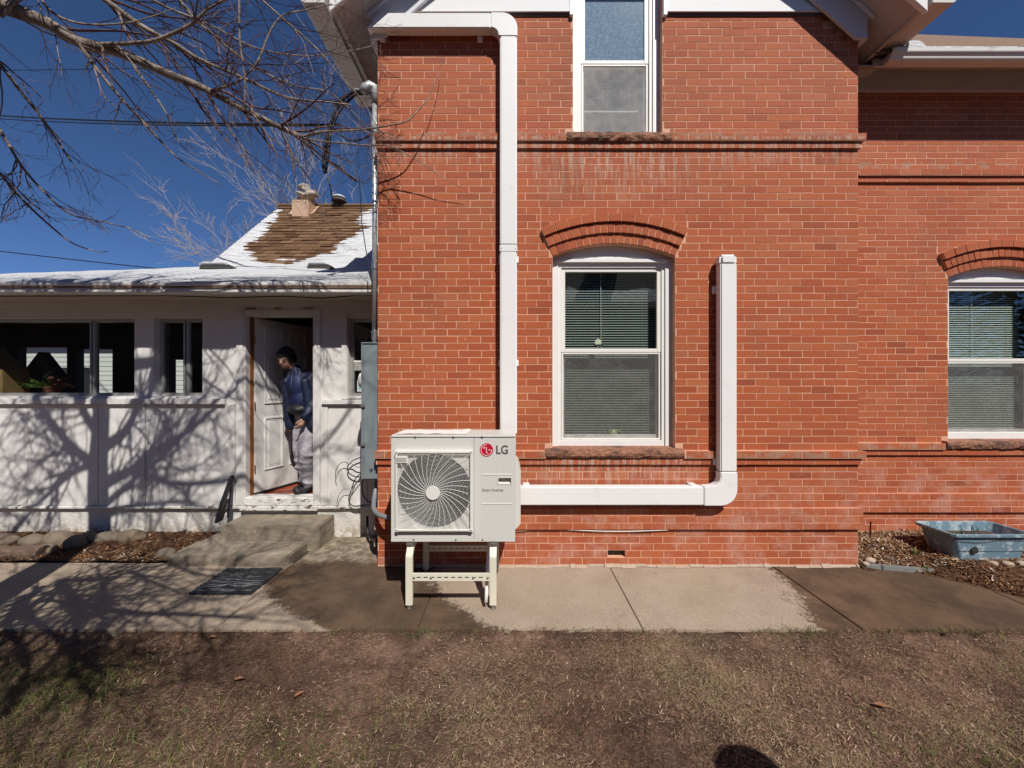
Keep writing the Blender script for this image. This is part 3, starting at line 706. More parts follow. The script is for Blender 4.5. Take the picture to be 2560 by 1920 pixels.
def rectframe(mb, x0, x1, z0, z1, t, y0, y1, tb=None, tt=None):
    tb = t if tb is None else tb; tt = t if tt is None else tt
    mb.box(x0, x0+t, y0, y1, z0, z1).box(x1-t, x1, y0, y1, z0, z1).box(x0+t, x1-t, y0, y1, z0, z0+tb).box(x0+t, x1-t, y0, y1, z1-tt, z1)
def house_window(w, glassmat='glass', blindmat='blind_vinyl', zmid=None, blind_bottom=None, tilt=35):
    y = w['y']; xl, xr, z0, zs = w['xl'], w['xr'], w['z0']+.01, w['zs']; yo = y+.075
    fr = MB()
    # outer casing, stepped towards the sash
    if w['arch']:
        fr.box(xl, xl+.062, yo, yo+.09, z0, zs).box(xr-.062, xr, yo, yo+.09, z0, zs)
        arc = arch_pts(w, ARC_R-.002, 18)
        fr.prism([(xl, zs)]+[p for p in arc]+[(xr, zs)], 'y', yo, yo+.09)
        zt = zs-.012
        fr.box(xl+.05, xr-.05, yo-.014, yo+.09, zt-.022, zt+.008)
    else:
        fr.box(xl, xl+.062, yo, yo+.09, z0, zs).box(xr-.062, xr, yo, yo+.09, z0, zs); zt = zs-.02
        fr.box(xl+.062, xr-.062, yo+.002, yo+.09, zs-.06, zs)
    rectframe(fr, xl+.062, xr-.062, z0, zt-.02, .030, yo+.016, yo+.10, tb=.052, tt=.045)
    win = fr.build('window', 'white_paint', house, bevel=.004, seg=1)
    sill(w, win)
    ix0, ix1, iz0, iz1 = xl+.092, xr-.092, z0+.052, zt-.065
    zm = zmid if zmid else (iz0+iz1)/2
    up = MB(); rectframe(up, ix0, ix1, zm-.012, iz1, .040, yo+.030, yo+.062, tb=.036, tt=.040)
    us = up.build('upper_sash', 'cream_vinyl', win, bevel=.004, seg=1)
    lo = MB(); rectframe(lo, ix0, ix1, iz0, zm+.008, .036, yo+.064, yo+.094, tb=.050, tt=.034)
    ls = lo.build('lower_sash', 'cream_vinyl', win, bevel=.004, seg=1)
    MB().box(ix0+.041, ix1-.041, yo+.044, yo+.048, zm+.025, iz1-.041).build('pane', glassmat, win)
    MB().box(ix0+.037, ix1-.037, yo+.076, yo+.080, iz0+.051, zm-.027).build('pane', 'glass', win)
    sf = MB(); rectframe(sf, ix0+.006, ix1-.006, iz0+.004, zm-.013, .016, yo+.034, yo+.046); sf.build('screen_frame', 'cream_vinyl', win, bevel=.002, seg=1)
    MB().box(ix0+.022, ix1-.022, yo+.039, yo+.0405, iz0+.020, zm-.029).build('insect_screen', 'sunlit_screen' if glassmat == 'sky_tint_glass' else 'insect_screen', win)
    # slatted blind just inside
    bl = MB(); z = iz1-.02; bb = blind_bottom if blind_bottom else iz0+.06; yb = yo+.15
    ca, sa = math.cos(R(tilt)), math.sin(R(tilt))
    while z > bb:
        d = .0125; th = .0008
        bl.add([(ix0+.01, yb-d*ca, z-d*sa), (ix1-.01, yb-d*ca, z-d*sa), (ix1-.01, yb+d*ca, z+d*sa), (ix0+.01, yb+d*ca, z+d*sa)], [(0,1,2,3)])
        bl.add([(ix0+.01, yb-d*ca, z-d*sa+th), (ix1-.01, yb-d*ca, z-d*sa+th), (ix1-.01, yb+d*ca, z+d*sa+th), (ix0+.01, yb+d*ca, z+d*sa+th)], [(3,2,1,0)])
        z -= .0245
    bl.box(ix0+.01, ix1-.01, yb-.012, yb+.012, bb-.022, bb-.006); bl.box(ix0+.01, ix1-.01, yb-.018, yb+.018, iz1-.012, iz1+.02)
    for cx in (ix0+.15, ix1-.15): bl.tube([(cx, yb-.013, bb-.01), (cx, yb-.013, iz1)], .0012, 4)
    stuff(bl.build('blind', blindmat, win, recalc=False))
    MB().tube([(ix0+.42*(ix1-ix0), yb-.02, iz1), (ix0+.42*(ix1-ix0)+.004, yb-.02, zm-.05)], .003, 6).build('blind_wand', 'blind_vinyl', win)
    # the room behind
    rm = MB(); a, b, c, d = xl-.5, xr+.5, y+.1486, y+1.9
    rm.add([(a,c,.9),(b,c,.9),(b,d,.9),(a,d,.9),(a,c,zs+.3),(b,c,zs+.3),(b,d,zs+.3),(a,d,zs+.3)] if w['z0'] < 2 else
           [(a,c,w['z0']-.6),(b,c,w['z0']-.6),(b,d,w['z0']-.6),(a,d,w['z0']-.6),(a,c,zs+.3),(b,c,zs+.3),(b,d,zs+.3),(a,d,zs+.3)], [(0,1,2,3),(4,7,6,5),(2,6,7,3),(0,3,7,4),(1,5,6,2)])
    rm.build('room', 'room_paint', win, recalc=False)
    MB().box(ix0-.06, ix1+.06, yo+.101, yo+.135, z0+.02, z0+.050).build('inner_sill', 'cream_vinyl', win)
    return ix0, ix1, iz0, iz1, zm, yo
g1 = house_window(W1, blindmat='blind_dark', zmid=2.022, tilt=38)
g2 = house_window(W2, 'sky_tint_glass', 'blind_vinyl', zmid=4.80, blind_bottom=4.42, tilt=32)
g3 = house_window(W3, blindmat='blind_vinyl', zmid=1.96, tilt=38)

# gable boarding, rake frieze, roof
for k in range(5):
    z = 5.165+k*.17; hw = 2.2-k*.18
    for xa_, xb_ in ((.99-hw, W2['xl']-.035), (W2['xr']+.035, .99+hw)):
        MB().prism([(-.018, z), (-.030, z), (-.020, z+.168), (-.008, z+.168)], 'x', xa_, xb_).build('gable_board', 'board_paint', house)
MB().box(.99-2.25, W2['xl']-.004, -.012, .010, 5.145, 5.20).box(W2['xr']+.004, .99+2.25, -.012, .010, 5.145, 5.20).build('gable_shadow_strip', 'shadow_gap', house)  # dark strip, colour stands for the shadow line under the boards
for xa_ in (W2['xl']-.034, W2['xr']+.001): MB().box(xa_, xa_+.033, -.034, .08, 5.13, 6.4).build('gable_casing', 'white_paint', house, bevel=.003)
PT = .88
def rake(side_):
    mx = lambda x: .99+side_*(x-.99)
    b = MB(); z0 = 4.886
    poly = [(3.27, z0), (3.17, z0), (.99, z0+PT*(3.17-.99)), (.99, 5.09+PT*(3.30-.99)+.02), (3.30, 5.09), (3.27, 5.06)]
    b.prism([(mx(p[0]), p[1]) for p in poly], 'y', -.062, -.034)
    b.build('rake_frieze', 'frieze_paint', house, bevel=.004)
    c = MB(); poly = [(3.315, 5.045), (3.315, 5.085), (.99, 5.085+PT*2.325), (.99, 5.045+PT*2.325)]
    c.prism([(mx(p[0]), p[1]) for p in poly], 'y', -.095, -.063); c.build('rake_moulding', 'frieze_paint', house, bevel=.006)
    ye = .5 if side_ > 0 else .55
    # side frieze on the return wall, sloping soffit, eave board and gutter
    MB().box(*sorted((mx(3.242), mx(3.30))), -.033, ye, 4.90, 5.10).build('side_frieze', 'frieze_paint', house, bevel=.004)
    s = MB(); sof = [(.99, 5.09+PT*2.31), (3.49, 4.925), (3.49, 4.945), (.99, 5.11+PT*2.31)]
    s.prism([(mx(p[0]), p[1]) for p in sof], 'y', -.295, ye); s.build('soffit', 'soffit_paint', house)
    e = MB(); e.prism([(mx(p[0]), p[1]) for p in [(3.49, 4.90), (3.53, 4.90), (3.53, 5.06), (3.49, 5.06)]], 'y', -.295, ye)
    e.build('fascia', 'soffit_paint', house, bevel=.003)
    e = MB(); e.prism([(mx(p[0]), p[1]) for p in [(3.575, 4.945), (3.755, 4.945), (3.795, 4.985), (3.805, 5.07), (3.57, 5.07)]], 'y', -.33, ye+(.35 if side_ < 0 else 0))
    e.build('gutter', 'fascia_paint', house, bevel=.004)
    v = MB(); poly = [(.99, 5.07+PT*2.31), (3.53, 4.865), (3.53, 5.05), (.99, 5.27+PT*2.31)]
    v.prism([(mx(p[0]), p[1]) for p in poly], 'y', -.335, -.296); v.build('bargeboard', 'white_paint', house, bevel=.004)
    r = MB(); poly = [(.99, 5.28+PT*2.31), (3.70, 5.02), (3.70, 5.06), (.99, 5.34+PT*2.31)]
    r.prism([(mx(p[0]), p[1]) for p in poly], 'y', -.36, 6); r.build('roof', 'brown_shingle', house)
rake(1); rake(-1)

# roof and eaves of the wing
MB().box(3.245, 8, .470, .506, 4.81, 5.04).build('wing_frieze', 'frieze_paint', house, bevel=.004)
MB().prism([(.50, 5.035), (.19, 4.835), (.19, 4.85), (.50, 5.05)], 'x', 3.245, 8).build('wing_soffit', 'soffit_paint', house)
MB().prism([(.195, 4.825), (.173, 4.825), (.173, 4.90), (.195, 4.90)], 'x', 3.55, 8).build('wing_fascia', 'fascia_paint', house)
gp = [(.170, 4.812), (.105, 4.812), (.085, 4.826), (.080, 4.848), (.058, 4.872), (.056, 4.908), (.063, 4.908), (.066, 4.876), (.170, 4.876)]
MB().prism(gp, 'x', 3.62, 8).build('wing_gutter', 'gutter_paint', house, bevel=.003)
MB().prism([(.10, 4.880), (4.4, 4.880+.945*4.3), (4.4, 4.93+.945*4.3), (.10, 4.910)], 'x', 3.5, 8).prism([(4.41, 4.880+.945*4.3), (8.7, 4.880), (8.7, 4.91), (4.41, 4.93+.945*4.3)], 'x', 3.5, 8).build('wing_roof', 'brown_shingle', house)
sn = MB(); n = 90; vs = []
for i in range(n+1):
    x = 3.66+4.3*i/n; h = .010+.008*nz(x, 2, 0, 3)+(.07 if 2 < i < 6 else 0); y1 = .05+.02*nz(x, 5, 0, 2)
    for (yy, zz) in ((.062, 4.909), (.060, 4.912+h*.6), (.085, 4.914+h), (.12, 4.935+h*.6), (.14, 4.93)): vs.append((x, yy, zz))
fs = [(i*5+k, (i+1)*5+k, (i+1)*5+k+1, i*5+k+1) for i in range(n) for k in range(4)]
sn.add(vs, fs); stuff(tag(sn.build('snow', 'snow', smooth=True), 'thin strip of snow along the gutter of the right brick wing', 'snow'))

# ---------------------------------------------------------------- white enclosed porch
porch = thing('white_porch', 'low white enclosed porch with snowy roof left of the brick house', 'porch', (-4, 1.5, 0))
PY = .72; PXL, PXR = -9.0, -1.262
wins_p = [(-7.2, -4.239, 1.57, 2.447), (-4.019, -3.476, 1.57, 2.447), (-1.841, -1.32, 1.57, 2.447)]
door_o = (-2.985, -2.232, .435, 2.47)
holes = [[(a, c), (b, c), (b, d), (a, d)] for a, b, c, d in wins_p+[door_o]]
MB().ring_sheet([(PXL, .33), (PXR, .33), (PXR, 2.66), (PXL, 2.66)], holes, 'y', PY, PY+.13).build('wall', 'porch_paint', porch)
# foundation, slightly set back and lumpy
fx = 120; vs = []; fs = []
for j, z in enumerate([-.06, .04, .12, .20, .28, .335]):
    for i in range(fx+1):
        x = PXL+(PXR-PXL)*i/fx; vs.append((x, PY+.012-.010*nz(x, z, 0, 5)+(-.012 if j == 0 else 0), z))
fs = [(j*(fx+1)+i, j*(fx+1)+i+1, (j+1)*(fx+1)+i+1, (j+1)*(fx+1)+i) for j in range(5) for i in range(fx)]
MB().add(vs, fs).build('foundation', 'foundation_paint', porch, smooth=True, recalc=False)
MB().box(PXL, PXR, PY+.03, PY+.12, -.06, .33).build('footing', 'foundation_paint', porch)
# ledges, battens and panel boards
MB().box(PXL, -3.20, PY-.048, PY-.001, 1.478, 1.545).build('sill_ledge', 'porch_paint', porch, bevel=.005)
MB().box(-2.12, PXR, PY-.048, PY-.001, 1.478, 1.530).build('sill_ledge', 'porch_paint', porch, bevel=.005)
MB().box(PXL, -3.03, PY-.032, PY-.001, .312, .345).box(-3.03, -2.17, PY-.048, PY+.1, .296, .346).box(-2.17, PXR, PY-.032, PY-.001, .312, .345).build('water_ledge', 'chipped_paint', porch, bevel=.006)
pb = [(-9.0, -8.05), (-8.045, -7.14), (-7.135, -6.24), (-6.235, -5.44), (-5.434, -4.641), (-4.635, -4.22), (-4.105, -3.735), (-3.729, -3.212)]
for a, b in pb: MB().box(a, b, PY-.008, PY-.0005, .348, 1.474).build('panel', 'porch_paint', porch, bevel=.003, seg=1)
MB().box(-2.055, -1.62, PY-.008, PY-.0005, .348, 1.474).box(-1.615, -1.27, PY-.008, PY-.0005, .348, 1.474).build('panel', 'porch_paint', porch, bevel=.003, seg=1)
for a, b in ((-4.216, -4.108), (-3.208, -3.10), (-2.135, -2.062)): MB().box(a, b, PY-.020, PY-.0005, .350, 1.476).build('batten', 'porch_paint', porch, bevel=.003)
MB().box(PXL, PXR, PY-.018, PY-.0005, 2.575, 2.655).build('frieze_trim', 'porch_paint', porch, bevel=.004)
# windows set in deep jambs
def porch_window(x0, x1, z0, z1, mull, name='window'):
    y = PY+.075; f = MB(); rectframe(f, x0+.001, x1-.001, z0+.001, z1-.001, .022, y, y+.05)
    for m in mull: f.box(m-.030, m-.012, y-.006, y+.05, z0+.023, z1-.023).box(m+.002, m+.022, y-.002, y+.05, z0+.023, z1-.023)
    w = f.build(name, 'metal_alu', porch, bevel=.003, seg=1)
    ed = [x0+.022]+[e for m in mull for e in (m-.030, m+.022)]+[x1-.022]
    for k in range(0, len(ed), 2):
        MB().box(ed[k]+.001, ed[k+1]-.001, y+.022, y+.026, z0+.023, z1-.023).build('pane', 'glass', w)
        g = MB(); rectframe(g, ed[k]+.0005, ed[k+1]-.0005, z0+.023, z1-.023, .012, y+.008, y+.04); g.build('pane_frame', 'metal_alu', w)
porch_window(*wins_p[0], [-6.0, -4.79]); porch_window(*wins_p[1], [-3.72]); porch_window(*wins_p[2], [])
for a, b, c, d in wins_p: MB().box(a-.02, b+.02, PY-.020, PY+.075, c-.027, c-.001).build('window_stool', 'porch_paint', porch, bevel=.003)
MB().box(-1.905, -1.845, PY-.022, PY-.001, 1.535, 2.50).build('window_trim', 'porch_paint', porch, bevel=.003)
# interior: dim room, far wall with windows
rm = MB(); BY = 2.9
rm.ring_sheet([(-9.2, .4), (-1.27, .4), (-1.27, 2.62), (-9.2, 2.62)], [[(-8.35, 1.3), (-7.52, 1.3), (-7.52, 2.33), (-8.35, 2.33)], [(-7.36, 1.3), (-6.75, 1.3), (-6.75, 2.30), (-7.36, 2.30)], [(-5.78, 1.45), (-5.45, 1.45), (-5.45, 2.12), (-5.78, 2.12)]], 'y', BY, BY+.12)
rm.box(-9.3, -9.2, PY+.13, BY+.12, .4, 2.62).box(-9.3, -1.27, PY+.131, BY+.12, 2.62, 2.66).box(-3.9, -3.82, 1.3, BY, .4, 2.62)
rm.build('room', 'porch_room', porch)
MB().box(-9.2, -1.27, PY+.001, BY, .36, .425).build('porch_floor', 'floor_red', porch)
MB().box(-9.2, -3.3, PY+.131, PY+.42, 1.50, 1.545).build('inner_shelf', 'wood_orange', porch)
# door casing and open door
dc = MB(); x0, x1, z0, z1 = door_o
dc.box(x0-.098, x0-.022, PY-.022, PY-.001, .35, z1+.07).box(x0-.022, x0-.002, PY-.012, PY+.12, .42, z1+.02).box(x1+.002, x1+.022, PY-.012, PY+.12, .42, z1+.02).box(x1+.022, x1+.085, PY-.022, PY-.001, .35, z1+.07).box(x0-.0219, x1+.0219, PY-.012, PY-.001, z1+.001, z1+.066)
dc.build('door_casing', 'porch_paint', porch, bevel=.004)
MB().box(x0-.02, x1+.02, PY-.035, PY+.13, .348, .434).build('door_sill', 'chipped_paint', porch, bevel=.006)
MB().box(x0+.001, x0+.016, PY+.06, PY+.13, .436, z1-.002).build('door_jamb', 'wood_orange', porch)
ang = R(71); DW, DH = .80, 2.015
Td = Matrix.Translation((x0+.036, PY+.10, .452)) @ Matrix.Rotation(ang, 4, 'Z')
d = MB(); d.box(0, DW, 0, .036, 0, DH, Td)
door = d.build('door', 'door_paint', porch, bevel=.003)
def panel(a, b, c, e):
    p = MB()
    rectframe(p, a, b, c, e, .020, -.011, .002); rectframe(p, a+.032, b-.032, c+.032, e-.032, .010, -.005, .002); p.box(a+.05, b-.05, -.006, .002, c+.05, e-.05)
    p.v = [tuple(Td @ Vector(v)) for v in p.v]; p.build('door_panel', 'door_paint', door, bevel=.003, seg=1)
for a, b in ((.11, .36), (.45, .70)):
    panel(a, b, .24, .86); panel(a, b, 1.02, 1.62); panel(a, b, 1.72, 1.92)
s = MB(); s.box(0, DW, -.012, .04, -.016, .004, Td); s.build('door_sweep', 'black_rubber', door)
k = MB(); k.lathe([(.028, 0), (.028, .006), (.011, .012), (.011, .035), (.026, .045), (.027, .06), (.015, .068)], 16, Td @ Matrix.Translation((DW-.065, -.001, .93)) @ Matrix.Rotation(R(90), 4, 'X'))
k.build('door_knob', 'brass', door, smooth=True)
for hz in (.28, 1.0, 1.75): MB().tube([Td @ Vector((-.008, -.006, hz-.045)), Td @ Vector((-.008, -.006, hz+.045))], .007, 8).build('hinge', 'brass', door)
for (a, b) in ((-2.97, -2.86), (-2.66, -2.58), (-2.33, -2.22)): MB().box(a, b, PY-.026, PY-.0225, 2.545, 2.558).build('trim_scar', 'wood_orange', porch)
# eaves
MB().box(PXL-.3, -1.30, .42, PY-.001, 2.640, 2.656).build('soffit', 'soffit_paint', porch)
MB().box(PXL-.3, -1.30, .405, .4195, 2.632, 2.76).build('fascia', 'gutter_paint', porch)
gp = [(.404, 2.634), (.314, 2.634), (.306, 2.640), (.306, 2.650), (.312, 2.654), (.312, 2.690), (.292, 2.706), (.290, 2.735), (.300, 2.735), (.304, 2.703), (.404, 2.703)]
MB().prism(gp, 'x', PXL-.3, -1.345).build('gutter', 'gutter_paint', porch, bevel=.003)
for gx in (-5.9, -3.55): MB().box(gx-.004, gx+.004, .2905, .40, 2.634, 2.737).build('gutter_seam', 'gutter_paint', porch)
cw = [(-6.6,.43,2.62),(-5.2,.43,2.626),(-3.6,.43,2.632),(-3.0,.44,2.612),(-2.4,.45,2.63),(-2.0,.44,2.606),(-1.62,.43,2.634),(-1.45,.42,2.632),(-1.40,.40,2.56),(-1.385,.36,2.45)]
tag(MB().tube(cw, .006, 6).build('eave_cable', 'wire_black'), 'thin black cable sagging along the porch soffit', 'cable')
# low roof and steep roof behind
def back_y(x): return 1.9-(max(0, -4.4-x))*.55 if x < -4.4 else 1.9
def roofz(y): return 2.745+.396*(y-.36)
MB().add([(-9.3,.30,roofz(.30)-.012),(-1.30,.30,roofz(.30)-.012),(-1.30,1.9,roofz(1.9)-.012),(-4.4,1.9,roofz(1.9)-.012),(-7.2,.36,roofz(.36)),(-9.3,.36,roofz(.36)),
          (-9.3,.30,roofz(.30)-.04),(-1.30,.30,roofz(.30)-.04),(-1.30,1.9,roofz(1.9)-.04),(-4.4,1.9,roofz(1.9)-.04)], [(0,1,2,3),(6,9,8,7),(0,6,7,1),(1,7,8,2),(2,8,9,3),(0,3,9,6)]).build('low_roof', 'brown_shingle', porch)
RZ0, RY0, RZ1, RY1, RXL, RXR = 3.35, 1.9, 5.07, 3.7, -4.4, -1.24
rs = Vector((0, RY1-RY0, RZ1-RZ0)); RL = rs.length; rs.normalize(); rn = Vector((0, -rs.z, rs.y))
def rp(x, s, h=0): return Vector((x, RY0, RZ0))+rs*s+rn*h
roof = MB().add([rp(RXL,-.05,-.09), rp(RXR,-.05,-.09), rp(RXR,RL,-.09), rp(RXL,RL,-.09), rp(RXL,-.05,-.005), rp(RXR,-.05,-.005), rp(RXR,RL,-.005), rp(RXL,RL,-.005)], [(0,3,2,1),(4,5,6,7),(0,1,5,4),(1,2,6,5),(2,3,7,6),(3,0,4,7)])
roof.add([rp(RXL,RL,-.06), rp(RXR,RL,-.06), (RXR, 5.5, 3.35), (RXL, 5.5, 3.35)], [(0,1,2,3)])
roof = roof.build('roof', 'brown_shingle', porch, recalc=False)
MB().add([(RXL+.15, 1.95, 2.7), (RXL+.15, 5.4, 2.7), (RXL+.15, 5.4, 3.3), (RXL+.15, 3.7, 4.95), (RXL+.15, 1.95, 3.28)], [(0,1,2,3,4)]).build('gable_end', 'siding_white', porch)
SHM = []
for k in range(4):
    q = .012+.004*k; m = MB().add([(-.098,0,0),(.098,0,0),(.096,.165,0),(-.096,.165,0),(-.098,0,q),(.098,0,q),(.096,.165,.003),(-.096,.165,.003)], [(0,3,2,1),(4,5,6,7),(0,1,5,4),(1,2,6,5),(2,3,7,6),(3,0,4,7)]).mesh('shingle'); m.materials.append(M['shingle']); SHM.append(m)
row = 0; sv = 0.0
cnt = 0
while sv < RL-.02:
    x = RXL+.05+(.1 if row % 2 else 0)+rng.uniform(0, .03)
    while x < -2.2 and cnt < 296:
        o = bpy.data.objects.new('shingle', SHM[rng.randrange(4)]); COL.objects.link(o)
        o.matrix_local = Matrix(((1,0,0,0),(0,rs.y,rn.y,0),(0,rs.z,rn.z,0),(0,0,0,1))); o.location = rp(x+.05, sv+rng.uniform(-.006, .006), 0.0)
        par(o, roof); x += .2; cnt += 1
    sv += .118; row += 1
MB().tube([rp(RXL-.02, RL, .02), rp(RXR, RL, .02)], .035, 6).build('ridge_cap', 'shingle', roof)
# stone chimney stub and a round vent at the ridge
cx, cyy, cz = -3.82, 3.55, 4.93
chim = MB().box(cx-.15, cx+.15, cyy-.22, cyy+.1, cz-.35, cz+.10).add([rp(cx-.24, RL-.42, .02), rp(cx+.2, RL-.42, .02), rp(cx+.2, RL-.05, .025), rp(cx-.24, RL-.05, .025)], [(0,1,2,3)]).build('chimney', 'flashing_tan', roof, bevel=.01)
blob('chimney_stones', [('ell', (cx+rng.uniform(-.11,.11), cyy+rng.uniform(-.12,.06), cz+.17+.075*(k//4)), (rng.uniform(.07,.12), rng.uniform(.07,.10), rng.uniform(.04,.06)), Matrix.Rotation(rng.uniform(-.5,.5), 4, 'Y')) for k in range(14)], .016, 'stone_chimney', chim, 1)
MB().lathe([(.03,0),(.03,.1),(.14,.1),(.12,.15),(.05,.17)], 16, Matrix.Translation((-3.27, 3.68, 5.05))).build('roof_vent', 'tar', roof)
MB().lathe([(.0,0),(.12,0),(.10,.03),(.03,.045)], 16, Matrix.Translation((-3.27, 3.68, 5.222))).build('vent_snow', 'snow', roof)
for vx, vw in ((-3.93, .46), (-2.55, .36)):
    zz = roofz(1.55)+.012
    MB().prism([(vx-vw/2, zz), (vx+vw/2, zz), (vx+vw/2-.04, zz+.06), (vx-vw/2+.02, zz+.06)], 'y', 1.5, 1.75).build('low_vent', 'tar', porch, bevel=.01)
    MB().prism([(vx-vw/2-.01, zz+.061), (vx+vw/2-.06, zz+.061), (vx+vw/2-.12, zz+.10), (vx-vw/2+.06, zz+.105)], 'y', 1.49, 1.77).build('low_vent_snow', 'snow', porch, bevel=.015)
# snow on both roofs
bare_px = [(690,515),(712,530),(702,552),(684,578),(655,600),(634,622),(640,640),(680,653),(760,647),(815,632),(822,615),(866,592),(912,572),(876,556),(904,533),(942,515)]
def to_roof(px, py):
    dirv = Vector(((px-1280)/FPX, 1, -(py-960)/FPX)); o = Vector((0, CAMY, CAMZ)); t = (Vector((0, RY0, RZ0))-o).dot(rn)/dirv.dot(rn)
    p = o+dirv*t; return (p.x, (p-Vector((0, RY0, RZ0))).dot(rs))
bare = [to_roof(*p) for p in bare_px]; bare[0] = (bare[0][0], RL+.1); bare[-1] = (bare[-1][0], RL+.1)
def sd_poly(x, y, poly):
    ins = False; dmin = 9; n = len(poly)
    for i in range(n):
        (ax, ay), (bx, by) = poly[i], poly[(i+1) % n]
        t = max(0, min(1, ((x-ax)*(bx-ax)+(y-ay)*(by-ay))/((bx-ax)**2+(by-ay)**2+1e-9)))
        dmin = min(dmin, math.hypot(x-ax-t*(bx-ax), y-ay-t*(by-ay)))
        if (ay > y) != (by > y) and x < (bx-ax)*(y-ay)/(by-ay)+ax: ins = not ins
    return -dmin if ins else dmin
sx, sy = 190, 210; hv = {}
snw = MB(); V = []; F = []
for j in range(sy+1):
    for i in range(sx+1):
        x = RXL+.035+(RXR-RXL-.035)*i/sx; s_ = RL*j/sy; step = (s_ % .118)/.118
        sd = sd_poly(x, s_, bare)+.13*nz(x*1.0, s_*9, 0, 1.0)+.05*nz(x*3, s_*14, 3, 1.2)+.03*(.5-step)
        edge_l = x-RXL
        h = .006+.034*min(1, max(-1.2, sd/.30))+.007*nz(x, s_, 0, 5)+.006*nz(x*2, s_*12, 0, 2)-(.016*max(0, step-.72)/.28 if sd < .6 else .007*max(0, step-.7)/.3)
        if edge_l < .07: h = min(h, .02+.4*edge_l)
        V.append(rp(x, s_, h-.002 if h > 0 else max(h, -.03)-.01))
for j in range(sy):
    for i in range(sx):
        a = j*(sx+1)+i; F.append((a, a+1, a+sx+2, a+sx+1))
snw.add(V, F); V = []; F = []
sx2, sy2 = 260, 22
for j in range(sy2+1):
    for i in range(sx2+1):
        x = -9.3+8.0*i/sx2; yb = min(1.9, max(.42, back_y(x))); y = .312+(yb-.312)*j/sy2
        h = .030+.016*nz(x, y, 0, 2.2)+.008*nz(x*1, y*6, 0, 2)
        if j == 0: h = -.015
        if j == 1: h *= .75; y = .306+.008*nz(x, 1, 0, 4)
        V.append((x, y, roofz(max(y, .3))+h))
for j in range(sy2):
    for i in range(sx2):
        a = j*(sx2+1)+i; F.append((a, a+1, a+sx2+2, a+sx2+1))
snw.add(V, F)
stuff(tag(snw.build('snow', 'snow', smooth=True, recalc=False), 'melting snow lying over the porch roof', 'snow'))
# things on the shelf behind the porch glass
def gable_box(name, x0, x1, y0, y1, z0, z1, zt, mat, lab):
    o = MB().prism([(x0, z0), (x1, z0), (x1, z1), ((x0+x1)/2, zt), (x0, z1)], 'y', y0, y1).build(name, mat, bevel=.004); return tag(o, lab, 'box')
gable_box('cardboard_box', -6.62, -5.96, .90, 1.16, 1.548, 1.86, 2.16, 'cardboard', 'brown peaked box behind the left porch window')
gable_box('dark_box', -6.28, -5.78, 1.30, 1.42, 1.46, 1.80, 2.12, 'porch_room', 'dark peaked box behind the plant in the porch window')
pt = thing('potted_plant', 'leafy green and reddish plant in a pot behind the porch window', 'plant', (-5.55, 1.0, 1.548))
MB().lathe([(.06,0),(.08,.11),(.088,.11),(.088,.125),(.07,.125),(.07,.10)], 18, Matrix.Translation((-5.50, 1.0, 1.548))).build('pot', 'terracotta', pt, smooth=False)
for nm, mt, n, cxp, sp in (('foliage', 'leaf_green', 60, -5.60, .15), ('flowers', 'leaf_red', 60, -5.42, .12)):
    lf = MB()
    for _ in range(n):
        c = Vector((cxp+rng.gauss(0, sp*.6), 1.0+rng.gauss(0, .05), 1.66+abs(rng.gauss(0, .06)))); r_ = rng.uniform(.015, .03)
        m_ = Matrix.Translation(c) @ Matrix.Rotation(rng.uniform(0, 6), 4, 'Z') @ Matrix.Rotation(rng.uniform(-1, 1), 4, 'X')
        lf.add([m_ @ Vector((r_*math.cos(t), r_*math.sin(t)*.8, .004*math.cos(2*t))) for t in [k*1.047 for k in range(6)]], [tuple(range(6))])
        lf.tube([(-5.50, 1.0, 1.66), c], .002, 3)
    lf.build(nm, mt, pt, recalc=False)
# white garage beyond the porch, seen through both panes
gar = thing('white_garage', 'white sided garage seen through the porch windows', 'garage', (-9, 9, 0))
gm = MB()
for k in range(22): gm.prism([(8.0, k*.14), (7.985, k*.14), (7.998, k*.14+.138), (8.0, k*.14+.138)], 'x', -15.5, -8)
gm.box(-15.5, -8, 8.0, 12, -.1, 3.08); gm.build('wall', 'siding_white', gar)
MB().prism([(7.7, 3.0), (10, 4.4), (12.3, 3.0), (12.3, 3.1), (10, 4.55), (7.7, 3.1)], 'x', -15.8, -7.7).build('roof', 'roof_dark', gar)
MB().box(-13.6, -12.6, 7.96, 7.99, 1.2, 2.2).build('window', 'unit_dark', gar)

# ---------------------------------------------------------------- steps, mat, scraper
st = thing('concrete_steps', 'two worn concrete steps below the porch door', 'steps', (-2.7, .35, 0))
def slab(name, x0, x1, y0, y1, z0, z1, xt0=None):
    m = MB(); n, q = 26, 6; bm = bmesh.new()
    bmesh.ops.create_cube(bm, size=1, matrix=Matrix.Translation(((x0+x1)/2, (y0+y1)/2, (z0+z1)/2)) @ Matrix.Diagonal((x1-x0, y1-y0, z1-z0, 1)))
    bmesh.ops.bevel(bm, geom=list(bm.edges), offset=.012, segments=2, affect='EDGES')
    bmesh.ops.subdivide_edges(bm, edges=[e for e in bm.edges if e.calc_length() > .1], cuts=8, use_grid_fill=True)
    for v in bm.verts:
        d_ = .005*nz(v.co.x, v.co.y, v.co.z*2, 9)+.003*nz(v.co.x, v.co.y, v.co.z, 31); v.co += Vector((d_, d_, d_*.7))
    me = bpy.data.meshes.new(name); bm.to_mesh(me); bm.free(); return link(name, me, 'step_concrete', st)
slab('step', -3.235, -2.10, .005, .36, -.02, .093)
slab('step', -3.00, -1.985, .352, .708, -.02, .249)
slab('step', -3.20, -2.03, .352, .705, -.02, .091)
mat = thing('door_mat', 'black rubber door mat with a wavy twig pattern before the steps', 'mat', (-2.45, -.25, .002))
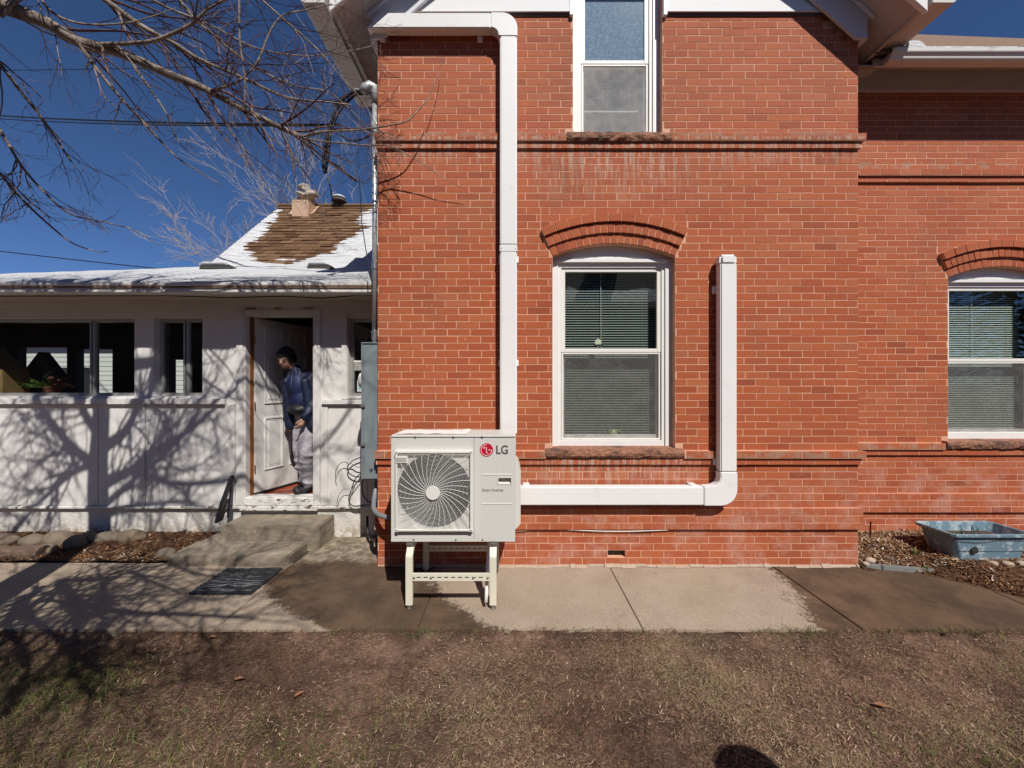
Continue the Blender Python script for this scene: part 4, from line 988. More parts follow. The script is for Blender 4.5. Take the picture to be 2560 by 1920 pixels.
mm = MB(); x0, x1, y0, y1 = -2.62, -2.105, -.49, -.055
V = []; nx = 44
for j in range(15):
    ya = y0+(y1-y0)*j/15; yb = y0+(y1-y0)*(j+1)/15-.004
    sh0 = rng.uniform(-.008, .008)
    mm.prism([(ya, .003), (yb, .003), (yb-.004, .016), ((ya+yb)/2, .020), (ya+.004, .016)], 'x', x0+sh0, x1+rng.uniform(-.008, .008))
mm.build('base', 'mat_rubber', mat, bevel=.002, seg=1)
for j in range(46):
    y = rng.uniform(y0+.02, y1-.02); xs = rng.uniform(x0, x1-.2); L = rng.uniform(.15, .4); ph = rng.uniform(0, 6); sl = rng.uniform(-.05, .05)
    pts = [(xs+L*t/10, min(y1-.008, max(y0+.008, y+sl*t/10+.008*math.sin(ph+t*.8))), .019) for t in range(11) if xs+L*t/10 < x1-.005]
    if len(pts) > 2: MB().tube(pts, .0022, 5).build('twig_rib', 'conduit_grey' if j % 3 == 0 else 'mat_rubber', mat)
br = thing('black_bracket', 'slim black triangular bracket leaning on the steps beside the door', 'bracket', (-3.10, .55, .25))
MB().prism([(.42,.25),(.455,.25),(.56,.45),(.678,.672),(.668,.695),(.640,.685),(.50,.44)], 'x', -3.118, -3.082).build('blade', 'black_plastic', br, bevel=.006)
MB().prism([(.456,.25),(.515,.25),(.59,.41),(.605,.455),(.565,.448)], 'x', -3.112, -3.088).build('web', 'black_plastic', br, bevel=.004)
MB().prism([(.585,.25),(.605,.25),(.668,.655),(.655,.655)], 'x', -3.108, -3.092).build('strut', 'black_plastic', br, bevel=.002)

# ---------------------------------------------------------------- heat pump on its stand
UX0, UX1, UY0, UY1, UZ0, UZ1 = -.9255, .0245, -.652, -.316, .4986, 1.317
hp = thing('heat_pump', 'pale grey outdoor heat pump with round fan grille and red logo', 'heat pump', (-.45, -.48, .4986))
GX0, GX1, GZ0, GZ1 = UX0+.042, UX0+.622, UZ1-.728, UZ1-.122      # fan opening panel
fcx, fcz = UX0+.3295, UZ1-.43
circ = lambda r, n=48: [(fcx+r*math.cos(2*math.pi*k/n), fcz+r*math.sin(2*math.pi*k/n)) for k in range(n)]
body = MB()
body.ring_sheet([(UX0, UZ0), (UX0+.633, UZ0), (UX0+.633, UZ1-.024), (UX0, UZ1-.024)], [circ(.282)], 'y', UY0, UY0+.014)
body.box(UX0+.001, UX0+.016, UY0+.0141, UY1, UZ0, UZ1-.024).box(UX1-.016, UX1-.001, UY0+.0141, UY1, UZ0, UZ1-.024).box(UX0+.0161, UX1-.0161, UY1-.014, UY1, UZ0, UZ1-.024).box(UX0+.0161, UX1-.0161, UY0+.0141, UY1-.0141, UZ0, UZ0+.012)
body.build('cabinet', 'unit_metal', hp)
rp_ = MB(); hx0, hx1, hz0, hz1 = UX0+.822, UX0+.918, UZ1-.376, UZ1-.330
rp_.ring_sheet([(UX0+.636, UZ0), (UX1, UZ0), (UX1, UZ1-.024), (UX0+.636, UZ1-.024)], [[(hx0, hz0), (hx1, hz0), (hx1, hz1), (hx0, hz1)]], 'y', UY0, UY0+.0139)
fp = rp_.build('front_panel', 'unit_metal', hp)
hr = MB(); hr.add([(hx0,UY0+.014,hz0),(hx1,UY0+.014,hz0),(hx1,UY0+.014,hz1),(hx0,UY0+.014,hz1),(hx0,UY0+.045,hz0+.02),(hx1,UY0+.045,hz0+.02),(hx1,UY0+.045,hz1),(hx0,UY0+.045,hz1)], [(0,1,5,4),(1,2,6,5),(2,3,7,6),(3,0,4,7),(4,5,6,7)])
hr.build('hand_grip', 'unit_metal', fp, recalc=False)
gf = MB(); rectframe(gf, hx0-.006, hx1+.006, hz0-.006, hz1+.006, .006, UY0-.003, UY0-.0002); gf.build('grip_rim', 'unit_metal', fp, bevel=.001, seg=1)
for dz in (.299, .522):
    MB().prism([(UY0-.0002, UZ1-dz), (UY0-.0022, UZ1-dz-.004), (UY0-.0022, UZ1-dz-.009), (UY0-.0002, UZ1-dz-.013)], 'x', UX0+.694, UX0+.926).build('pressed_rib', 'unit_metal', fp)
MB().box(UX0-.003, UX1+.003, UY0-.006, UY1+.003, UZ1-.0235, UZ1).build('lid', 'unit_metal', hp, bevel=.008)
MB().box(UX0-.001, UX1+.001, UY0-.0025, UY0-.0005, UZ0, UZ0+.026).build('base_pan', 'unit_metal', hp, bevel=.002)
# fan, coil and dark inside
MB().box(UX0+.05, UX0+.61, UY1-.035, UY1-.02, UZ0+.03, UZ1-.04).build('coil', 'coil', hp)
MB().box(UX0+.632, UX0+.64, UY0+.0142, UY1-.0145, UZ0+.0125, UZ1-.0245).build('divider', 'unit_dark', hp)
sh = MB(); prof = [(.281, UY0+.014), (.286, UY0+.10)]
n = 48; vs = [(fcx+r*math.cos(2*math.pi*k/n), y, fcz+r*math.sin(2*math.pi*k/n)) for r, y in prof for k in range(n)]
sh.add(vs, [(k, (k+1) % n, n+(k+1) % n, n+k) for k in range(n)]); sh.build('fan_shroud', 'fan_plastic', hp, recalc=False, smooth=True)
fan = MB(); fan.lathe([(.0, -.05), (.075, -.05), (.08, -.03), (.08, .05)], 24, Matrix.Translation((fcx, UY0+.12, fcz)) @ Matrix.Rotation(R(90), 4, 'X') @ Matrix.Rotation(math.pi, 4, 'X'))
fan = fan.build('fan', 'fan_plastic', hp)
for b in range(3):
    bl = MB(); V = []; a0 = b*2.094+.5
    for i in range(7):
        r = .075+.195*i/6
        for j in range(7):
            a = a0+(j/6-.5)*1.25-.35*(i/6); V.append((fcx+r*math.cos(a), UY0+.13-.05*(j/6-.5)+.015*math.sin(i/6*3), fcz+r*math.sin(a)))
    bl.add(V, [(i*7+j, i*7+j+1, (i+1)*7+j+1, (i+1)*7+j) for i in range(6) for j in range(6)]); bl.build('fan_blade', 'fan_plastic', fan, recalc=False, smooth=True)
# grille: frame, rings clipped to the square, swept spokes, hub
yg = UY0-.034
gr = MB(); rectframe(gr, GX0, GX1, GZ0, GZ1, .014, yg, yg+.010); rectframe(gr, GX0-.006, GX1+.006, GZ0-.006, GZ1+.006, .007, yg+.0101, UY0-.0004)
grille = gr.build('fan_grille', 'grille_plastic', hp, bevel=.002, seg=1)
def clip_in(x, z): return GX0+.012 < x < GX1-.012 and GZ0+.012 < z < GZ1-.012
rg = MB(); r = .064
def dish(r): return yg+.004-.010*max(0, 1-(r/.30)**2)
while r < .43:
    n = max(24, int(r*260)); run = []
    pts = [(fcx+r*math.cos(2*math.pi*k/n), fcz+r*math.sin(2*math.pi*k/n)) for k in range(n+1)]
    for (x, z) in pts+[(99, 99)]:
        if clip_in(x, z): run.append((x, dish(r), z))
        else:
            if len(run) > 1: rg.tube(run, .00105, 4, False)
            run = []
    r += .0098
stuff(rg.build('grille_rings', 'grille_plastic', grille, recalc=False))
for k in range(32):
    a0 = 2*math.pi*k/32; pts = []
    for i in range(16):
        r = .05+.40*i/15; a = a0-.75*(1-math.exp(-(r-.05)*4.2)); x, z = fcx+r*math.cos(a), fcz+r*math.sin(a)
        if not clip_in(x, z): break
        pts.append((x, dish(r)-.0022, z))
    if len(pts) > 2: MB().tube(pts, .0019, 4, False).build('spoke', 'grille_plastic', grille, recalc=False)
MB().lathe([(.0, 0), (.050, 0), (.054, -.004), (.054, -.012)], 32, Matrix.Translation((fcx, yg-.010, fcz)) @ Matrix.Rotation(R(-90), 4, 'X') @ Matrix.Rotation(math.pi, 4, 'X') @ Matrix.Rotation(math.pi, 4, 'X')).build('grille_hub', 'grille_plastic', grille, bevel=.002)
for cxs in (GX0+.008, GX1-.008):
    for czs in (GZ0+.008, GZ1-.008):
        MB().box(cxs-.012, cxs+.012, yg-.002, yg+.006, czs-.012, czs+.012).build('grille_foot', 'grille_plastic', grille, bevel=.002)
        MB().lathe([(0,0),(.005,0),(.004,.003)], 10, Matrix.Translation((cxs, yg-.0021, czs)) @ Matrix.Rotation(R(90), 4, 'X')).build('screw', 'unit_dark', grille)
MB().box(GX0+.002, GX0+.092, yg-.004, yg+.006, GZ1-.088, GZ1-.034).build('grille_plate', 'grille_plastic', grille, bevel=.002)
MB().box(GX0+.006, GX0+.084, yg-.0055, yg-.0041, GZ1-.078, GZ1-.046).build('plate_label', 'label_grey', grille)
for sx_, sz_ in ((.186, .014), (.478, .014), (.698, .014), (.173, .802), (.496, .802), (.70, .802)):
    MB().lathe([(0,0),(.0075,0),(.0065,.004),(.002,.0055)], 12, Matrix.Translation((UX0+sx_, UY0-(.0062 if sz_ < .1 else .0027), UZ1-sz_)) @ Matrix.Rotation(R(90), 4, 'X')).build('screw', 'zinc', hp)
# service cover on the right side
sc = MB(); sc.prism([(UX1+.0005, UZ0+.07), (UX1+.042, UZ0+.115), (UX1+.044, UZ0+.53), (UX1+.030, UZ0+.575), (UX1+.006, UZ0+.605), (UX1+.0005, UZ0+.605)], 'y', UY0+.05, UY1-.01)
sc.build('side_cover', 'unit_metal', hp, bevel=.008)
for hz in (.06, .105): MB().box(UX1+.0005, UX1+.005, UY0+.03, UY1-.02, UZ1-hz-.045, UZ1-hz).build('side_seam', 'unit_metal', hp, bevel=.001)
# badge: red disc with the white face-like mark, and lettering
def text_obj(txt, x, z, size, mat_, parent, y, name, ex=.0004, off=0.0, sx=1.0):
    cu = bpy.data.curves.new(name, 'FONT'); cu.body = txt; cu.size = size; cu.extrude = ex; cu.offset = off
    o = bpy.data.objects.new(name, cu); COL.objects.link(o); o.rotation_euler = (R(90), 0, 0); o.location = (x, y, z); o.scale = (sx, 1, 1)
    bpy.context.view_layer.update()
    me = bpy.data.meshes.new_from_object(o.evaluated_get(bpy.context.evaluated_depsgraph_get())); me.transform(o.matrix_world); bpy.data.objects.remove(o)
    return link(name, me, mat_, parent)
lx, lz, ly = UX0+.73, UZ1-.1165, UY0-.0006
def disc(r0, r1, a0, a1, y, mat_, name, n=48, cx=lx, cz=lz):
    m = MB(); V = []
    for k in range(n+1):
        a = a0+(a1-a0)*k/n
        for r in (r0, r1): V.append((cx+r*math.cos(a), y, cz+r*math.sin(a)))
    m.add(V, [(2*k, 2*k+1, 2*k+3, 2*k+2) for k in range(n)]); return m.build(name, mat_, fp, recalc=False)
MB().lathe([(0, 0), (.0515, 0), (.0515, .0008)], 48, Matrix.Translation((lx, ly+.0003, lz)) @ Matrix.Rotation(R(90), 4, 'X')).build('logo_disc', 'logo_red', fp)
disc(.0392, .0428, R(88), R(360), ly-.0012, 'tape_white', 'logo_ring')
MB().box(lx+.013, lx+.0428, ly-.0014, ly-.0007, lz-.0018, lz+.0018).build('logo_bar', 'tape_white', fp)
MB().box(lx-.0022, lx+.0018, ly-.0014, ly-.0007, lz-.023, lz+.023).box(lx+.0019, lx+.012, ly-.0014, ly-.0007, lz-.023, lz-.0192).build('logo_nose', 'tape_white', fp)
disc(0, .0062, 0, 2*math.pi, ly-.0012, 'tape_white', 'logo_dot', 20, lx-.0165, lz+.0165)
text_obj('LG', UX0+.800, UZ1-.146, .092, 'dark_text', fp, UY0-.0008, 'brand_letters', off=.0022, sx=.86)
text_obj('Smart Inverter', UX0+.695, UZ1-.434, .0315, 'dark_text', fp, UY0-.0008, 'slogan_letters', off=.00015, sx=.90)
# snow-melt film / protective plastic on the lid
fl = MB(); V = []
for i in range(25):
    x = UX0+.03+.55*i/24
    for j in range(9):
        y = UY0+.02+.28*j/8; V.append((x, y, UZ1+.003+.012*max(0, nz(x, y, 0, 12))+.003*abs(nz(x, y, 5, 30))))
fl.add(V, [(i*9+j, (i+1)*9+j, (i+1)*9+j+1, i*9+j+1) for i in range(24) for j in range(8)])
tag(fl.build('plastic_film', 'tape_white', smooth=True, recalc=False), 'crumpled pale plastic film lying on top of the heat pump', 'film')

stand = thing('equipment_stand', 'ivory steel stand with slotted crossbars under the heat pump', 'stand', (-.46, -.40, 0))
YF, YB = -.695, -.125
for sx_ in (-.779, -.144):
    for yy, nm in ((YF, 'leg'), (YB, 'leg')):
        MB().box(sx_-.026, sx_+.026, yy, yy+.034, .030, .398).build(nm, 'ivory_metal', stand, bevel=.004)
        MB().lathe([(.022, 0), (.022, .006), (.008, .008), (.008, .04)], 12, Matrix.Translation((sx_, yy+.018, .003))).lathe([(.014, 0), (.014, .010)], 6, Matrix.Translation((sx_, yy+.018, .016))).build('levelling_foot', 'zinc', stand)
    MB().prism([(YF, .3985), (YF+.034, .3985), (YF+.085, .445), (YF+.085, .475), (YF+.055, .475)], 'x', sx_-.0255, sx_+.0255).build('corner_bend', 'ivory_metal', stand, bevel=.003)
    MB().prism([(YB+.034, .3985), (YB, .3985), (YB-.05, .445), (YB-.05, .475), (YB-.02, .475)], 'x', sx_-.0255, sx_+.0255).build('corner_bend', 'ivory_metal', stand, bevel=.003)
    MB().box(sx_-.025, sx_+.025, YF+.0855, YB-.0505, .445, .4755).build('top_rail', 'ivory_metal', stand, bevel=.003)
    for yy in (UY0+.02, UY1-.05):
        MB().box(sx_-.028, sx_+.028, yy, yy+.05, .4760, .4985).build('rubber_pad', 'black_rubber', stand)
        MB().box(sx_-.030, sx_+.030, yy-.028, yy-.002, .468, .492).lathe([(.009,0),(.009,.007)], 6, Matrix.Translation((sx_, yy-.0285, .480)) @ Matrix.Rotation(R(90), 4, 'X')).build('clamp', 'zinc', stand, bevel=.001)
def slotbar(y, z, name):
    hl = []; x = -.72
    while x < -.21:
        hl.append([(x, z-.005), (x+.032, z-.005), (x+.032, z+.005), (x, z+.005)]); x += .052
    MB().ring_sheet([(-.752, z-.026), (-.168, z-.026), (-.168, z+.026), (-.752, z+.026)], hl, 'y', y, y+.004).build(name, 'ivory_metal', stand)
    MB().box(-.752, -.168, y+.0041, y+.022, z+.020, z+.026).box(-.752, -.168, y+.0041, y+.022, z-.026, z-.020).build('bar_flange', 'ivory_metal', stand)
    for bx in (-.737, -.61, -.29, -.182): MB().lathe([(0,0),(.009,0),(.008,.006),(.004,.008)], 10, Matrix.Translation((bx, y-.0003, z)) @ Matrix.Rotation(R(90), 4, 'X')).build('bolt', 'zinc', stand)
slotbar(YF-.0045, .247, 'crossbar'); slotbar(YB-.0045, .222, 'crossbar')
MB().box(-.80, -.122, YF-.003, YF-.0046+.0, .247-.02, .247+.02).build('crossbar_plate', 'ivory_metal', stand) if False else None
tag(MB().tube([(-.185, -.45, .47), (-.19, -.56, .30), (-.195, -.66, .12), (-.197, -.685, .052)], .0135, 12).build('drain_tube', 'pvc', smooth=True), 'short white drain tube hanging beside the right stand leg', 'tube')

# ---------------------------------------------------------------- line-set ducts
def arc(cx, cz, r, a0, a1, n=10): return [(cx+r*math.cos(R(a0+(a1-a0)*k/n)), cz+r*math.sin(R(a0+(a1-a0)*k/n))) for k in range(n+1)]
DF, DBk = -.125, -.036
du = thing('line_duct', 'white plastic duct rising from heat pump and turning left under the eave', 'duct', (-.03, -.08, 1.3))
xa, xb, zt, zb_ = -.108, .045, 5.062, 4.926
MB().box(xa, xb, DF, DBk, 1.25, 2.955).build('lower_cover', 'duct_plastic', du, bevel=.010)
MB().box(xa-.003, xb+.003, DF-.003, DBk, 2.90, 2.965).build('coupling', 'duct_plastic', du, bevel=.006)
MB().box(xa, xb, DF, DBk, 2.966, 4.855).build('upper_cover', 'duct_plastic', du, bevel=.010)
for hx in (xa+.045, xa+.108): MB().box(hx-.0012, hx+.0012, DF-.0009, DF+.001, 1.26, 2.895).build('seam', 'duct_plastic', du); MB().box(hx-.0012, hx+.0012, DF-.0009, DF+.001, 2.97, 4.845).build('seam', 'duct_plastic', du)
for sx_ in (xa+.012, xb-.012): MB().lathe([(0,0),(.005,0),(.004,.003)], 10, Matrix.Translation((sx_, DF-.0031, 2.93)) @ Matrix.Rotation(R(90), 4, 'X')).build('screw', 'zinc', du)
el = arc(xa-.085, zb_-.068, .068, 90, 0)+[(xa-.0, 4.85), (xb+.003, 4.85)]+arc(xb-.137, zt-.137, .14, 0, 90)+[(xa-.085, zt+.003)]
MB().prism(el, 'y', DF-.003, DBk).build('elbow', 'duct_plastic', du, bevel=.006)
MB().prism([(xa-.086, zb_), (xa-.086, zt), (-1.174, zt), (-1.315, zb_)], 'y', DF, DBk).build('top_cover', 'duct_plastic', du, bevel=.006)
MB().prism([(-1.315, zb_), (-1.265, zb_), (-1.265, zb_+.05)], 'y', DBk+.001, .45).build('return_cover', 'duct_plastic', du, bevel=.004)
for bx, bz in ((xa-.19, zb_-.02), (-1.20, zb_-.018)): MB().box(bx-.024, bx+.024, -.034, -.004, bz-.018, bz+.03).build('clip', 'duct_plastic', du, bevel=.003)
for bz in (2.86, 1.9): MB().box(xa-.014, xb+.016, -.035, -.004, bz-.03, bz+.03).build('clip', 'duct_plastic', du, bevel=.003)
d2 = thing('line_duct', 'white plastic duct running right from heat pump then up beside the window', 'duct', (1.2, -.08, .6))
hx0 = .066; hz0_, hz1_ = .607, .799
vx0, vx1 = 1.886, 2.034
MB().box(hx0, 1.736, DF, DBk, hz0_, hz1_-.022).build('horizontal_cover', 'duct_plastic', d2, bevel=.010)
el = [(1.737, hz1_-.020), (1.801, hz1_-.020)]+[(1.886-.085+.085*math.sin(R(t)), hz1_+.065-.085*math.cos(R(t))) for t in (0, 30, 60, 90)]+[(1.883, .91), (2.037, .91)]+[(2.037, .757)]+[(1.887+.15*math.cos(R(-t)), .754+.15*math.sin(R(-t))) for t in (10, 25, 40, 55, 70, 85, 90)]+[(1.737, .604)]
MB().prism(el, 'y', DF-.003, DBk).build('elbow', 'duct_plastic', d2, bevel=.006)
MB().box(vx0, vx1, DF, DBk, .912, 2.80).build('vertical_cover', 'duct_plastic', d2, bevel=.010)
MB().box(vx0-.004, vx1+.004, DF-.004, DBk+.02, 2.785, 2.882).build('end_cap', 'duct_plastic', d2, bevel=.022)
for bz in (2.58, .99): MB().box(vx0-.02, vx0+.02, -.035, -.004, bz-.035, bz+.035).build('clip', 'duct_plastic', d2, bevel=.003)
for sz_ in (.655, .725): MB().box(hx0+.01, 1.73, DF-.0009, DF+.001, sz_-.0012, sz_+.0012).build('seam', 'duct_plastic', d2)
for bx in (.13, 1.66): MB().box(bx-.03, bx+.03, DF+.03, -.004, hz1_-.0215, hz1_-.012).build('clip', 'duct_plastic', d2, bevel=.002)

# ---------------------------------------------------------------- electric service at the house corner
eb = thing('electric_panel', 'tall grey electric meter cabinet on the corner of the brick house', 'electric panel', (-1.34, .2, .8))
bx0, bx1, by0, by1, bz0, bz1 = -1.428, -1.268, .06, .42, .80, 2.085
MB().box(bx0+.012, bx1, by0, by1, bz0, bz1).build('cabinet', 'box_grey', eb, bevel=.006)
MB().box(bx0-.006, bx0+.0115, by0-.004, by1+.004, bz0-.004, bz1+.004).build('cover', 'box_grey', eb, bevel=.004)
MB().box(bx0-.006, bx1, by0-.007, by1+.01, bz1+.0045, bz1+.018).build('rain_lip', 'box_grey', eb, bevel=.003)
for lz_ in (1.50, 1.13):
    MB().box(bx0-.012, bx0+.034, by0-.016, by0-.0045, lz_-.016, lz_+.012).tube([(bx0+.012, by0-.017, lz_-.012), (bx0+.012, by0-.028, lz_)], .006, 8).build('hasp', 'zinc', eb, bevel=.002)
mk = MB(); T_ = Matrix.Translation((-1.338, by0-.0006, .888)) @ Matrix.Rotation(R(90), 4, 'X')
mk.lathe([(.026,0),(.028,0),(.028,.002),(.026,.002)], 24, T_); mk.lathe([(.016,0),(.018,0),(.018,.002),(.016,.002)], 24, T_); mk.build('knockout', 'box_grey', eb)
MB().lathe([(.0,0),(.086,0),(.086,.035),(.078,.07),(.05,.085),(0,.088)], 24, Matrix.Translation((bx0-.0065, .24, 1.742)) @ Matrix.Rotation(R(-90), 4, 'Y')).build('meter', 'pvc', eb, smooth=True)
ms = thing('service_mast', 'steel conduit mast with weatherhead along the brick house corner', 'mast', (-1.31, .1, 2.1))
mxx, myy = -1.322, .105
MB().tube([(mxx, myy, 2.104), (mxx, myy, 4.42)], .0235, 14, True).build('conduit', 'galvanised', ms, smooth=True)
for z in (2.13, 2.81): MB().tube([(mxx, myy, z), (mxx, myy, z+.07)], .030, 14).tube([(mxx, myy, z+.07), (mxx, myy, z+.085)], .034, 6).build('coupling', 'zinc', ms)
for z in (2.6, 3.5, 4.2): MB().box(mxx-.034, -1.262, myy-.010, myy+.012, z, z+.022).build('strap', 'zinc', ms)
wh = MB(); wh.tube([(mxx, myy, 4.40), (mxx+.004, myy, 4.50), (mxx-.005, myy, 4.545), (mxx-.04, myy-.01, 4.555), (mxx-.085, myy-.02, 4.53), (mxx-.11, myy-.02, 4.49)], [.030, .040, .052, .056, .050, .040], 14); wh.build('weatherhead', 'galvanised', ms, smooth=True)
def cat_pts(a, b, sag, n=24):
    a, b = Vector(a), Vector(b); return [a.lerp(b, t/n)-Vector((0, 0, sag*4*(t/n)*(1-t/n))) for t in range(n+1)]
def smooth_pts(pts, k=6):
    pts = [Vector(p) for p in pts]; out = []
    for i in range(len(pts)-1):
        p0, p1, p2, p3 = pts[max(i-1, 0)], pts[i], pts[i+1], pts[min(i+2, len(pts)-1)]
        for t in range(k):
            u = t/k; out.append(.5*((2*p1)+(p2-p0)*u+(2*p0-5*p1+4*p2-p3)*u*u+(3*p1-p0-3*p2+p3)*u**3))
    return out+[pts[-1]]
tip = Vector((mxx-.10, myy-.02, 4.50))
lp = thing('service_cables', 'black cables arching from the weatherhead and hanging in loops', 'cable', tuple(tip))
MB().tube(smooth_pts([tip, at(880,232,3.70), at(840,275,3.70), at(818,340,3.7), at(808,400,3.7), at(812,432,3.7), at(818,400,3.7), at(826,330,3.7)]), .013, 8).build('cable', 'wire_black', lp, smooth=True)
MB().tube(smooth_pts([tip+Vector((0,.01,-.01)), at(885,240,3.72), at(845,285,3.72), at(822,350,3.72), at(816,395,3.72), at(850,418,3.72), at(872,440,3.72), at(892,452,3.72)]), .011, 8).build('cable', 'wire_black', lp, smooth=True)
MB().tube(smooth_pts([tip+Vector((0,-.01,.01)), at(884,226,3.69), at(855,245,3.69), at(832,268,3.69)]), .0115, 8).build('bare_cable', 'galvanised', lp, smooth=True)
MB().tube(smooth_pts([at(936,330,3.72), at(912,345,3.72), at(885,352,3.72), at(862,345,3.72), at(850,320,3.72)]), .008, 6).build('cable', 'wire_black', lp, smooth=True)
MB().tube(smooth_pts([at(818,430,3.71), at(826,470,3.71), at(832,505,3.75)]), .006, 6).build('cable', 'wire_black', lp)
tag(MB().tube(cat_pts(at(-260,264,9.0), at(850,312,3.75), .10, 30), .011, 6).tube(cat_pts(at(-260,268,9.0)+Vector((0,0,-.02)), at(850,314,3.75), .12, 30), .008, 6).build('service_drop', 'wire_black'), 'thick twisted black service wire crossing the sky to the house', 'wire')
tag(MB().tube(cat_pts(at(-300,176,16), at(1000,150,14), .12, 24), .012, 5).build('overhead_wire', 'wire_black'), 'thin dark wire high across the sky behind the branches', 'wire')
tag(MB().tube(cat_pts(at(-300,590,14), at(620,694,12), .06, 24), .016, 5).build('overhead_wire', 'wire_black'), 'dark wire slanting low across the sky above the porch roof', 'wire')
tag(MB().tube([at(898,440,3.9), at(905,560,3.9), at(925,690,3.72), at(930,705,3.7)], .005, 5).build('ground_wire', 'wire_black'), 'thin wire hanging down beside the mast over the snowy roof', 'wire')
tag(MB().tube(smooth_pts([(-1.335,.20,.80), (-1.335,.18,.70), (-1.325,.10,.60), (-1.27,-.05,.545), (-1.15,-.18,.53), (-.95,-.24,.53)]), .0215, 12).tube([(-1.335,.20,.80), (-1.335,.195,.76)], .028, 12).tube([(-1.02,-.225,.53), (-.96,-.24,.53)], .028, 12).build('flex_conduit', 'conduit_grey', smooth=True), 'grey elbow conduit from electric cabinet to heat pump', 'conduit')
lc = thing('loose_cables', 'tangled thin cables on white porch wall beside electric cabinet', 'cable', (-1.6, .6, .6))
def pc(l, d=4.26): return smooth_pts([at(x, y, d) for x, y in l])
for k, (l, r_) in enumerate([([(908,1142),(885,1150),(870,1165),(872,1182),(890,1192),(910,1190)], .006), ([(912,1165),(895,1168),(880,1160),(868,1160)], .005), ([(910,1178),(890,1195),(878,1225),(872,1250),(878,1262),(890,1266),(908,1262)], .006),
              ([(906,1190),(896,1200),(885,1215),(876,1228)], .005), ([(870,1158),(858,1155),(845,1165),(838,1185),(841,1198)], .0035), ([(873,1222),(858,1224),(846,1240),(842,1258)], .0035), ([(912,1192),(905,1215),(912,1245),(932,1258),(955,1262)], .006)]):
    MB().tube(pc(l, 4.26-.004*k), r_, 6).build('cable', 'conduit_grey' if k % 2 else 'wire_black', lc, smooth=True)
tag(MB().tube(smooth_pts([at(918,1290,4.2)+Vector((0,0,0)), at(920,1335,4.15), at(930,1348,4.0), at(942,1352,3.75)]), .014, 8).build('cable_stub', 'wire_black', smooth=True), 'short black pipe stub low between porch and brick corner', 'pipe')
# cord pinned along the plinth joint
z_ = ZO+5*CH-.004
tag(MB().tube(smooth_pts([(-1.2,-.012,z_-.02), (-.4,-.012,z_-.015), (0.05,-.014,z_-.012), (.25,-.012,z_+.004), (.5,-.012,z_), (1.1,-.014,z_-.006), (1.6,-.012,z_+.003), (2.2,-.012,z_), (3.2,-.012,z_)]), .004, 5).build('cord', 'rope_tan'), 'thin brown cord pinned along the brick plinth joint', 'cord')
tag(MB().tube(smooth_pts([(.52,-.018,z_+.002), (.8,-.021,z_-.008), (1.1,-.021,z_-.010), (1.45,-.019,z_+.001)]), .0036, 6).build('cord', 'tape_white'), 'short white cord along the plinth under the window', 'cord')
# small things at the window
mug = thing('glass_mug', 'yellowish glass mug on the sill inside the main window', 'mug', (1.0, .19, 1.165))
mz = 1.163
MB().lathe([(.0,0),(.040,0),(.043,.01),(.046,.10),(.0435,.10),(.04,.012),(0,.008)], 20, Matrix.Translation((.995, .20, mz))).build('cup', 'glass_yellow', mug, smooth=True)
MB().tube(smooth_pts([(1.040,.20,mz+.085), (1.075,.20,mz+.080), (1.085,.20,mz+.05), (1.072,.20,mz+.015), (1.042,.20,mz+.02)]), .006, 8).build('handle', 'glass_yellow', mug, smooth=True)
bd = thing('window_sticker', 'small hexagonal security sticker on the main window upper pane', 'sticker', (.953-.12, .12, 2.1))
hc = (.832, 2.105); yy = g1[5]+.0425
MB().prism([(hc[0]+.036*math.cos(R(30+60*k)), hc[1]+.042*math.sin(R(30+60*k))) for k in range(6)], 'y', yy-.0012, yy).build('sheet', 'label_grey', bd)
MB().prism([(hc[0]+.029*math.cos(R(30+60*k)), hc[1]+.034*math.sin(R(30+60*k))) for k in range(6)], 'y', yy-.0022, yy-.0013).build('emblem', 'sticker_green', bd)
MB().box(hc[0]-.044, hc[0]+.044, yy-.0032, yy-.0023, hc[1]-.034, hc[1]-.016).build('band', 'unit_dark', bd)
pk = thing('window_cards', 'white and blue cards inside the small porch window by the cabinet', 'card', (-1.76, .78, 1.7))
MB().box(-1.80, -1.62, .800, .806, 1.86, 1.95).build('card', 'label_grey', pk); MB().box(-1.81, -1.60, .801, .805, 1.955, 1.975).build('strip', 'tape_white', pk); MB().box(-1.77, -1.62, .800, .807, 1.62, 1.745).build('card', 'tape_white', pk); MB().box(-1.755, -1.635, .797, .7995, 1.635, 1.73).build('print', 'sticker_blue', pk)

# ---------------------------------------------------------------- planter tub, edging, stones, log, leaves
tub = thing('planter_tub', 'weathered blue plastic tub planter with a drain hole by the wing', 'planter', (4.3, 0, .1))
tx0, tx1, ty0, ty1, tz0, tz1 = 3.96, 4.69, -.147, .18, .10, .36
ti = .075
def loop(x0, x1, y0, y1, z, c): return [(x0+c,y0,z),(x1-c,y0,z),(x1,y0+c,z),(x1,y1-c,z),(x1-c,y1,z),(x0+c,y1,z),(x0,y1-c,z),(x0,y0+c,z)]
lv = [loop(tx0+ti, tx1-ti, ty0+.028, ty1-.028, tz0, .03), loop(tx0+.012, tx1-.012, ty0+.010, ty1-.010, tz1-.030, .03), loop(tx0-.012, tx1+.012, ty0-.014, ty1+.014, tz1-.030, .03), loop(tx0-.014, tx1+.014, ty0-.016, ty1+.016, tz1-.004, .03), loop(tx0-.004, tx1+.004, ty0-.006, ty1+.006, tz1, .03),
      loop(tx0+.012, tx1-.012, ty0+.010, ty1-.010, tz1-.004, .03), loop(tx0+.06, tx1-.06, ty0+.030, ty1-.030, tz1-.12, .03)]
